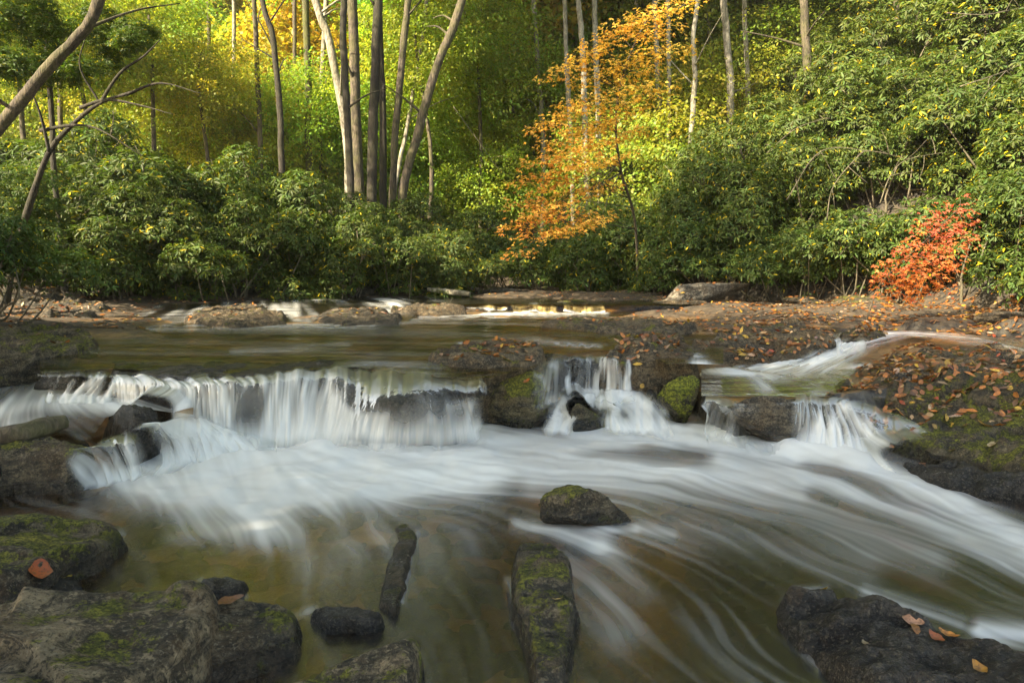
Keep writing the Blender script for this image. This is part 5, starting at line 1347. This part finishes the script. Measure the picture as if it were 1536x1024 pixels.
# canopy on the right slope
for i, (px, Y, zc, s, tint) in enumerate([(1000, 27, 3.5, 1.0, YG), (1070, 28, 3.8, 1.1, YE), (1150, 28, 3.6, 1.2, YG), (1240, 27, 4, 1.2, GR), (1330, 26, 4, 1.2, GR), (1430, 24, 4, 1.2, GR), (1520, 22, 4, 1.2, GR), (960, 30, 7, 1.3, GR), (1050, 31, 8, 1.4, YG), (1180, 31, 7, 1.5, GR), (1300, 30, 7, 1.5, GR)]):
    bgtree(px, Y, zc, s, tint, ['small yellow green tree right of the maple crown', 'small golden tree between the white crooked trunk and the patched trunk', 'yellow green tree above the tangle of bare twigs', 'green tree around the grey trunk at the top of the slope', 'green tree left of the single thin stem', 'green tree right of the single thin stem', 'green tree in the top right corner', 'dark green tree behind the maple top',
                                'tall yellow green tree behind the white crooked trunk', 'tall green tree behind the straight white trunk', 'tall green tree at the top of the right slope'][i], None, 200 + i)

# unseen trees added left of and behind the camera to shade the stream
for i, (x, y, zc, s) in enumerate([(-11.0, -4.2, 7.2, 1.75), (-7.9, -1.4, 7.4, 1.7), (-5.0, 1.5, 7.8, 1.4), (-4.0, -3.4, 7.6, 1.6), (-11.0, 1.6, 7.2, 1.6), (-7.2, -6.0, 8.0, 1.7), (-12.5, -.8, 9.0, 1.7)]):
    e = bgtree(0, 1, 0, 1, GR, 'x', None, 0) if False else None
    g = tz(x, y)
    e = link('broadleaf_tree', None, None, (x, y, g))
    tag(e, 'unseen tall green tree added to shade the stream', 'tree', 'unseen trees added to shade the stream')
    tb = Tubes()
    tb.add(smooth_path([(0, 0, -.3), (.1, .1, zc * .5), (0, .2, zc + s)], 14), np.linspace(.2, .05, 14), 8)
    link('trunk', tb.mesh('trunk', M['bark']), e)
    link('crown', CR[i % 4], e, (0, 0, zc), (0, 0, i * 1.7), (s, s, s * 1.2), GR)

# far wood that reads as one mass
nfw = 70000
fa = rng.uniform(-.95, .95, nfw)
fd = rng.uniform(62, 80, nfw)
FPx = fa * fd
gz = terrain(FPx[::50], fd[::50]).mean()
fz = rng.uniform(2, 34, nfw) + 6
cl = fbm(FPx * .12, fz * .12, 0, 3, 66)
ok = cl > -.22
FP = np.stack([FPx, fd, fz], -1)[ok]
nn = len(FP)
fv, ff, m_ = leaves_mesh(FP, rng.normal(size=(nn, 3)), rng.normal(size=(nn, 3)) + [0, 0, .8], rng.uniform(.35, .8, nn), rng.uniform(.25, .55, nn), 'diamond', .1, .2)
hue = np.clip(.5 + fbm(FP[:, 0] * .08, FP[:, 2] * .1, 1, 3, 67) * 1.3 - FP[:, 0] * .012, 0, 1)[:, None]
fc = (np.array(GR) * (1 - hue) + np.array(YE) * hue) * rng.uniform(.7, 1.25, (nn, 1))
kind(link('far_wood', mesh('far_wood', fv, [ff], M['leaf'], False, None, np.repeat(fc, m_, 0))), 'stuff')['label'] = 'hazy green and gold wood far behind the trunks'

# ------------------------------------------------------------------ maple, red sapling
def spray_tree(name, label, cat, base, sprays, Y, colf, per, lsize, rad, bark, stem_path, rs, seed, kindl='lobed', droop=-.35, zj=.13):
    r = np.random.default_rng(seed)
    e = link(name, None, None, tuple(base))
    tag(e, label, cat)
    tb = Tubes()
    sp = smooth_path(stem_path, 30)
    tb.add(sp - base, np.linspace(rs[0], rs[1], 30), 8, .1, seed)
    link('trunk', tb.mesh('trunk', M[bark]), e)
    Vs, Fs, Cs, n0 = [], [], [], 0
    for (px, py, sc_) in sprays:
        c = WD(px, py, Y + r.normal(0, rad * .9))
        # nearest stem point -> branch
        d2 = np.linalg.norm(sp - c, axis=1) + np.where(sp[:, 2] > c[2] + .1, 1.0, 0)
        i = int(np.argmin(d2))
        tb = Tubes()
        mid = (sp[i] + c) / 2 + [0, 0, .12]
        tb.add(smooth_path([sp[i], mid, c], 9) - base, np.linspace(rs[1] * .8, .004, 9), 5)
        link('branch', tb.mesh('branch', M[bark]), e)
        k = int(per * sc_)
        ang_ = r.uniform(0, 6.28, k)
        rr = np.sqrt(r.uniform(0, 1, k)) * rad * sc_ ** .5
        tl = r.normal(-.30, .15)
        P = c + np.stack([rr * np.cos(ang_) * 1.25, rr * np.sin(ang_) * .9, rr * np.cos(ang_) * -tl * .9 + r.normal(0, rad * zj, k)], -1)
        A = unit(np.stack([np.cos(ang_) + r.normal(0, .5, k), np.sin(ang_) + r.normal(0, .5, k), np.full(k, droop)], -1))
        N = unit(np.stack([r.normal(0, .35, k), r.normal(-.25, .35, k), np.ones(k)], -1))
        L = lsize * r.uniform(.65, 1.2, k)
        V, Fq, m = leaves_mesh(P - base, A, N, L, L * .9, kindl, .12, .2)
        cc = colf(px, py, rr / rad, r, k)
        Vs.append(V); Fs.append(Fq + n0); Cs.append(np.repeat(cc, m, 0)); n0 += len(V)
    link('crown', mesh('crown', np.vstack(Vs), [np.vstack(Fs)], M['maple'], False, None, np.vstack(Cs)), e)
    return e

def maplecol(px, py, q, r, k):
    # tips and upper sprays orange, inner ones golden
    tip = np.clip((930 - px - (py - 60) * -.35) / 160 * .42 - .08 + r.normal(0, .18, k) + (.35 if py < 60 else 0), 0, 1)[:, None]
    gold = np.array([.82, .60, .10])
    org = np.array([.80, .30, .09])
    grn = np.array([.20, .22, .02])
    c = gold * (1 - tip) + org * tip
    g = (r.uniform(size=(k, 1)) < .10)
    return np.where(g, grn, c) * r.uniform(.7, 1.2, (k, 1))
msp = [(1010, 12, 1), (975, 22, 1), (945, 40, 1), (915, 58, 1), (985, 50, .9), (890, 78, .9), (862, 96, .8), (838, 112, .6), (1000, 78, .9), (960, 84, 1), (925, 100, 1), (893, 122, .9), (868, 152, .8), (845, 172, .8), (822, 190, .6), (940, 138, 1), (905, 160, 1), (930, 175, 1), (876, 195, 1), (845, 215, .9), (906, 212, 1), (940, 205, .8), (820, 240, .9), (858, 248, 1), (800, 270, .8), (888, 246, .9), (835, 276, 1), (868, 286, .9), (900, 285, .6), (795, 305, .9), (826, 312, 1), (782, 335, .8), (858, 322, .8), (800, 352, .6), (880, 335, .8), (856, 346, .8), (780, 380, .35), (900, 332, .5), (960, 110, .8), (985, 140, .6), (915, 240, .7), (812, 330, .7), (838, 345, .6), (890, 190, .9), (860, 228, .9)]
mb = np.array(WD(958, 430, 18.6))
mb[2] = tz(mb[0], mb[1])
spray_tree('maple', 'golden and orange autumn maple leaning out over the right bank', 'tree', mb, msp, 15.2, maplecol, 145, .085, .55, 'bark', [mb, WD(952, 330, 17.6), WD(930, 250, 16.3), WD(925, 160, 16.0), WD(950, 70, 15.8), WD(1000, -20, 15.8)], (.04, .016), 8)

def redcol(px, py, q, r, k):
    t = np.clip((py - 330) / 110 + r.normal(0, .25, k), 0, 1)[:, None]
    return (np.array([.58, .14, .08]) * (1 - t) + np.array([.64, .26, .06]) * t) * r.uniform(.7, 1.2, (k, 1))
rsp = [(1400, 325, .5), (1440, 312, .6), (1385, 345, .7), (1420, 345, .9), (1445, 335, .7), (1365, 372, .8), (1395, 370, 1), (1425, 372, 1), (1345, 398, .9), (1375, 398, 1), (1405, 400, 1), (1432, 395, .6), (1335, 425, .9), (1362, 422, 1), (1392, 425, .9), (1350, 445, .8), (1378, 444, .7), (1330, 410, .6), (1420, 420, .5), (1448, 360, .5)]
rb_ = np.array(WD(1300, 470, 10.6))
rb_[2] = tz(rb_[0], rb_[1])
spray_tree('sapling', 'small red and orange leaved sapling on the right bank', 'sapling', rb_, rsp, 10.3, redcol, 70, .066, .22, 'bark', [rb_, WD(1318, 430, 10.5), WD(1350, 395, 10.4), WD(1400, 350, 10.3), WD(1440, 310, 10.3)], (.014, .004), 9, zj=.42)

# bare twigs in the right thicket
for i, (pts, Y, l) in enumerate([([(1180, 300), (1230, 228), (1300, 226), (1370, 240)], 15.0, 'pale bare twig arching to the right in the right thicket'), ([(1240, 330), (1250, 280), (1290, 232), (1310, 225)], 14.8, 'bare upright twig meeting the arching twig'), ([(1320, 305), (1335, 265), (1360, 240), (1420, 228)], 14.2, 'thin grey twig rising right of the arching twig'), ([(1420, 20), (1480, 22), (1540, 10)], 14.5, 'long mossy twig across the top right corner'), ([(1150, 230), (1200, 190), (1280, 170)], 17, 'thin twig above the arching twig'),
                                 ([(1290, 340), (1340, 320), (1420, 330)], 13.8, 'low bare twig over the dark hollow'), ([(680, 160), (720, 215), (745, 250), (760, 262)], 23, 'pale dead twig hanging left of the maple'), ([(1440, 130), (1500, 110), (1536, 95)], 13.5, 'bare twig at the right edge below the corner twig')]):
    P = [np.array(WD(a, b, Y)) for a, b in pts]
    tb = Tubes()
    r = np.random.default_rng(i)
    sp = smooth_path(P, 24)
    tb.add(sp, np.linspace(.013, .004, 24), 6)
    e = link('bare_branch', tb.mesh('bare_branch', M['twig']))
    tag(e, l, 'branch')
    for k in range(5):
        j = int(r.integers(5, 22))
        d = unit(np.array([r.normal(), r.normal() * .5, r.normal() * .8])) * r.uniform(.3, .8)
        tb = Tubes()
        tb.add(smooth_path([sp[j], sp[j] + d * .5 + r.normal(0, .04, 3), sp[j] + d], 7), np.linspace(.009, .003, 7), 4)
        link('side_twig', tb.mesh('side_twig', M['twig']), e)

# faint forest air
def haze(density):
    m = bpy.data.materials.new('haze')
    m.use_nodes = True
    nt_ = m.node_tree
    nt_.nodes.clear()
    o = nt_.nodes.new('ShaderNodeOutputMaterial')
    v = nt_.nodes.new('ShaderNodeVolumePrincipled')
    v.inputs['Color'].default_value = (1.0, .97, .85, 1)
    v.inputs['Density'].default_value = density
    v.inputs['Anisotropy'].default_value = .45
    nt_.links.new(v.outputs[0], o.inputs['Volume'])
    x, y0, y1, z0, z1 = 290, -14, 175, float(TZ.min()) - 1, float(max(TZ.max(), 45)) + 3
    V = [(-x, y0, z0), (x, y0, z0), (x, y1, z0), (-x, y1, z0), (-x, y0, z1), (x, y0, z1), (x, y1, z1), (-x, y1, z1)]
    me = mesh('haze', V, [np.array([[0, 3, 2, 1], [4, 5, 6, 7], [0, 1, 5, 4], [1, 2, 6, 5], [2, 3, 7, 6], [3, 0, 4, 7]])], m, False)
    kind(link('haze', me), 'stuff')['label'] = 'faint pale forest air'
haze(.0008)

# ------------------------------------------------------------------ light, sky, camera
SUN_EL, SUN_AZ = math.radians(35), math.radians(-128)      # azimuth from straight ahead, negative = left
wd = bpy.data.worlds.new('World')
sc.world = wd
wd.use_nodes = True
nt = wd.node_tree
bg = nt.nodes['Background']
sky = nt.nodes.new('ShaderNodeTexSky')
sky.sky_type = 'NISHITA'
sky.sun_disc = False
sky.sun_elevation = SUN_EL
sky.sun_rotation = SUN_AZ
wm = nt.nodes.new('ShaderNodeMix')
wm.data_type, wm.blend_type = 'RGBA', 'MULTIPLY'
wm.inputs[0].default_value = 1.0
wm.inputs[7].default_value = (1.0, .89, .71, 1)
nt.links.new(sky.outputs[0], wm.inputs[6])
nt.links.new(wm.outputs[2], bg.inputs[0])
bg.inputs[1].default_value = 0.15
sl = bpy.data.lights.new('sun', 'SUN')
sl.energy = 5.0
sl.angle = math.radians(0.6)
sl.color = (1.0, .87, .62)
so = bpy.data.objects.new('sun', sl)
COL.objects.link(so)
sd_ = Vector((math.sin(SUN_AZ) * math.cos(SUN_EL), math.cos(SUN_AZ) * math.cos(SUN_EL), math.sin(SUN_EL)))
so.rotation_euler = sd_.to_track_quat('Z', 'Y').to_euler()
so.location = (-20, 20, 30)

cam = bpy.data.cameras.new('camera')
cam.lens, cam.sensor_width, cam.sensor_fit = 24, 36, 'HORIZONTAL'
cam.clip_end = 2000
cam.clip_start = .05
co = bpy.data.objects.new('camera', cam)
COL.objects.link(co)
co.location = (0, 0, CAMZ)
co.rotation_euler = (math.pi / 2 - TH, 0, 0)
sc.camera = co
sc.view_settings.view_transform = 'Standard'
sc.view_settings.look = 'None'
sc.view_settings.exposure = 2.22
sc.view_settings.gamma = 1
sc.cycles.use_denoising = True
sc.cycles.denoiser = 'OPENIMAGEDENOISE'
sc.cycles.max_bounces = 10
sc.cycles.transparent_max_bounces = 12
sc.cycles.diffuse_bounces = 4
sc.cycles.transmission_bounces = 6
sc.cycles.sample_clamp_indirect = 6
sc.cycles.caustics_reflective = False
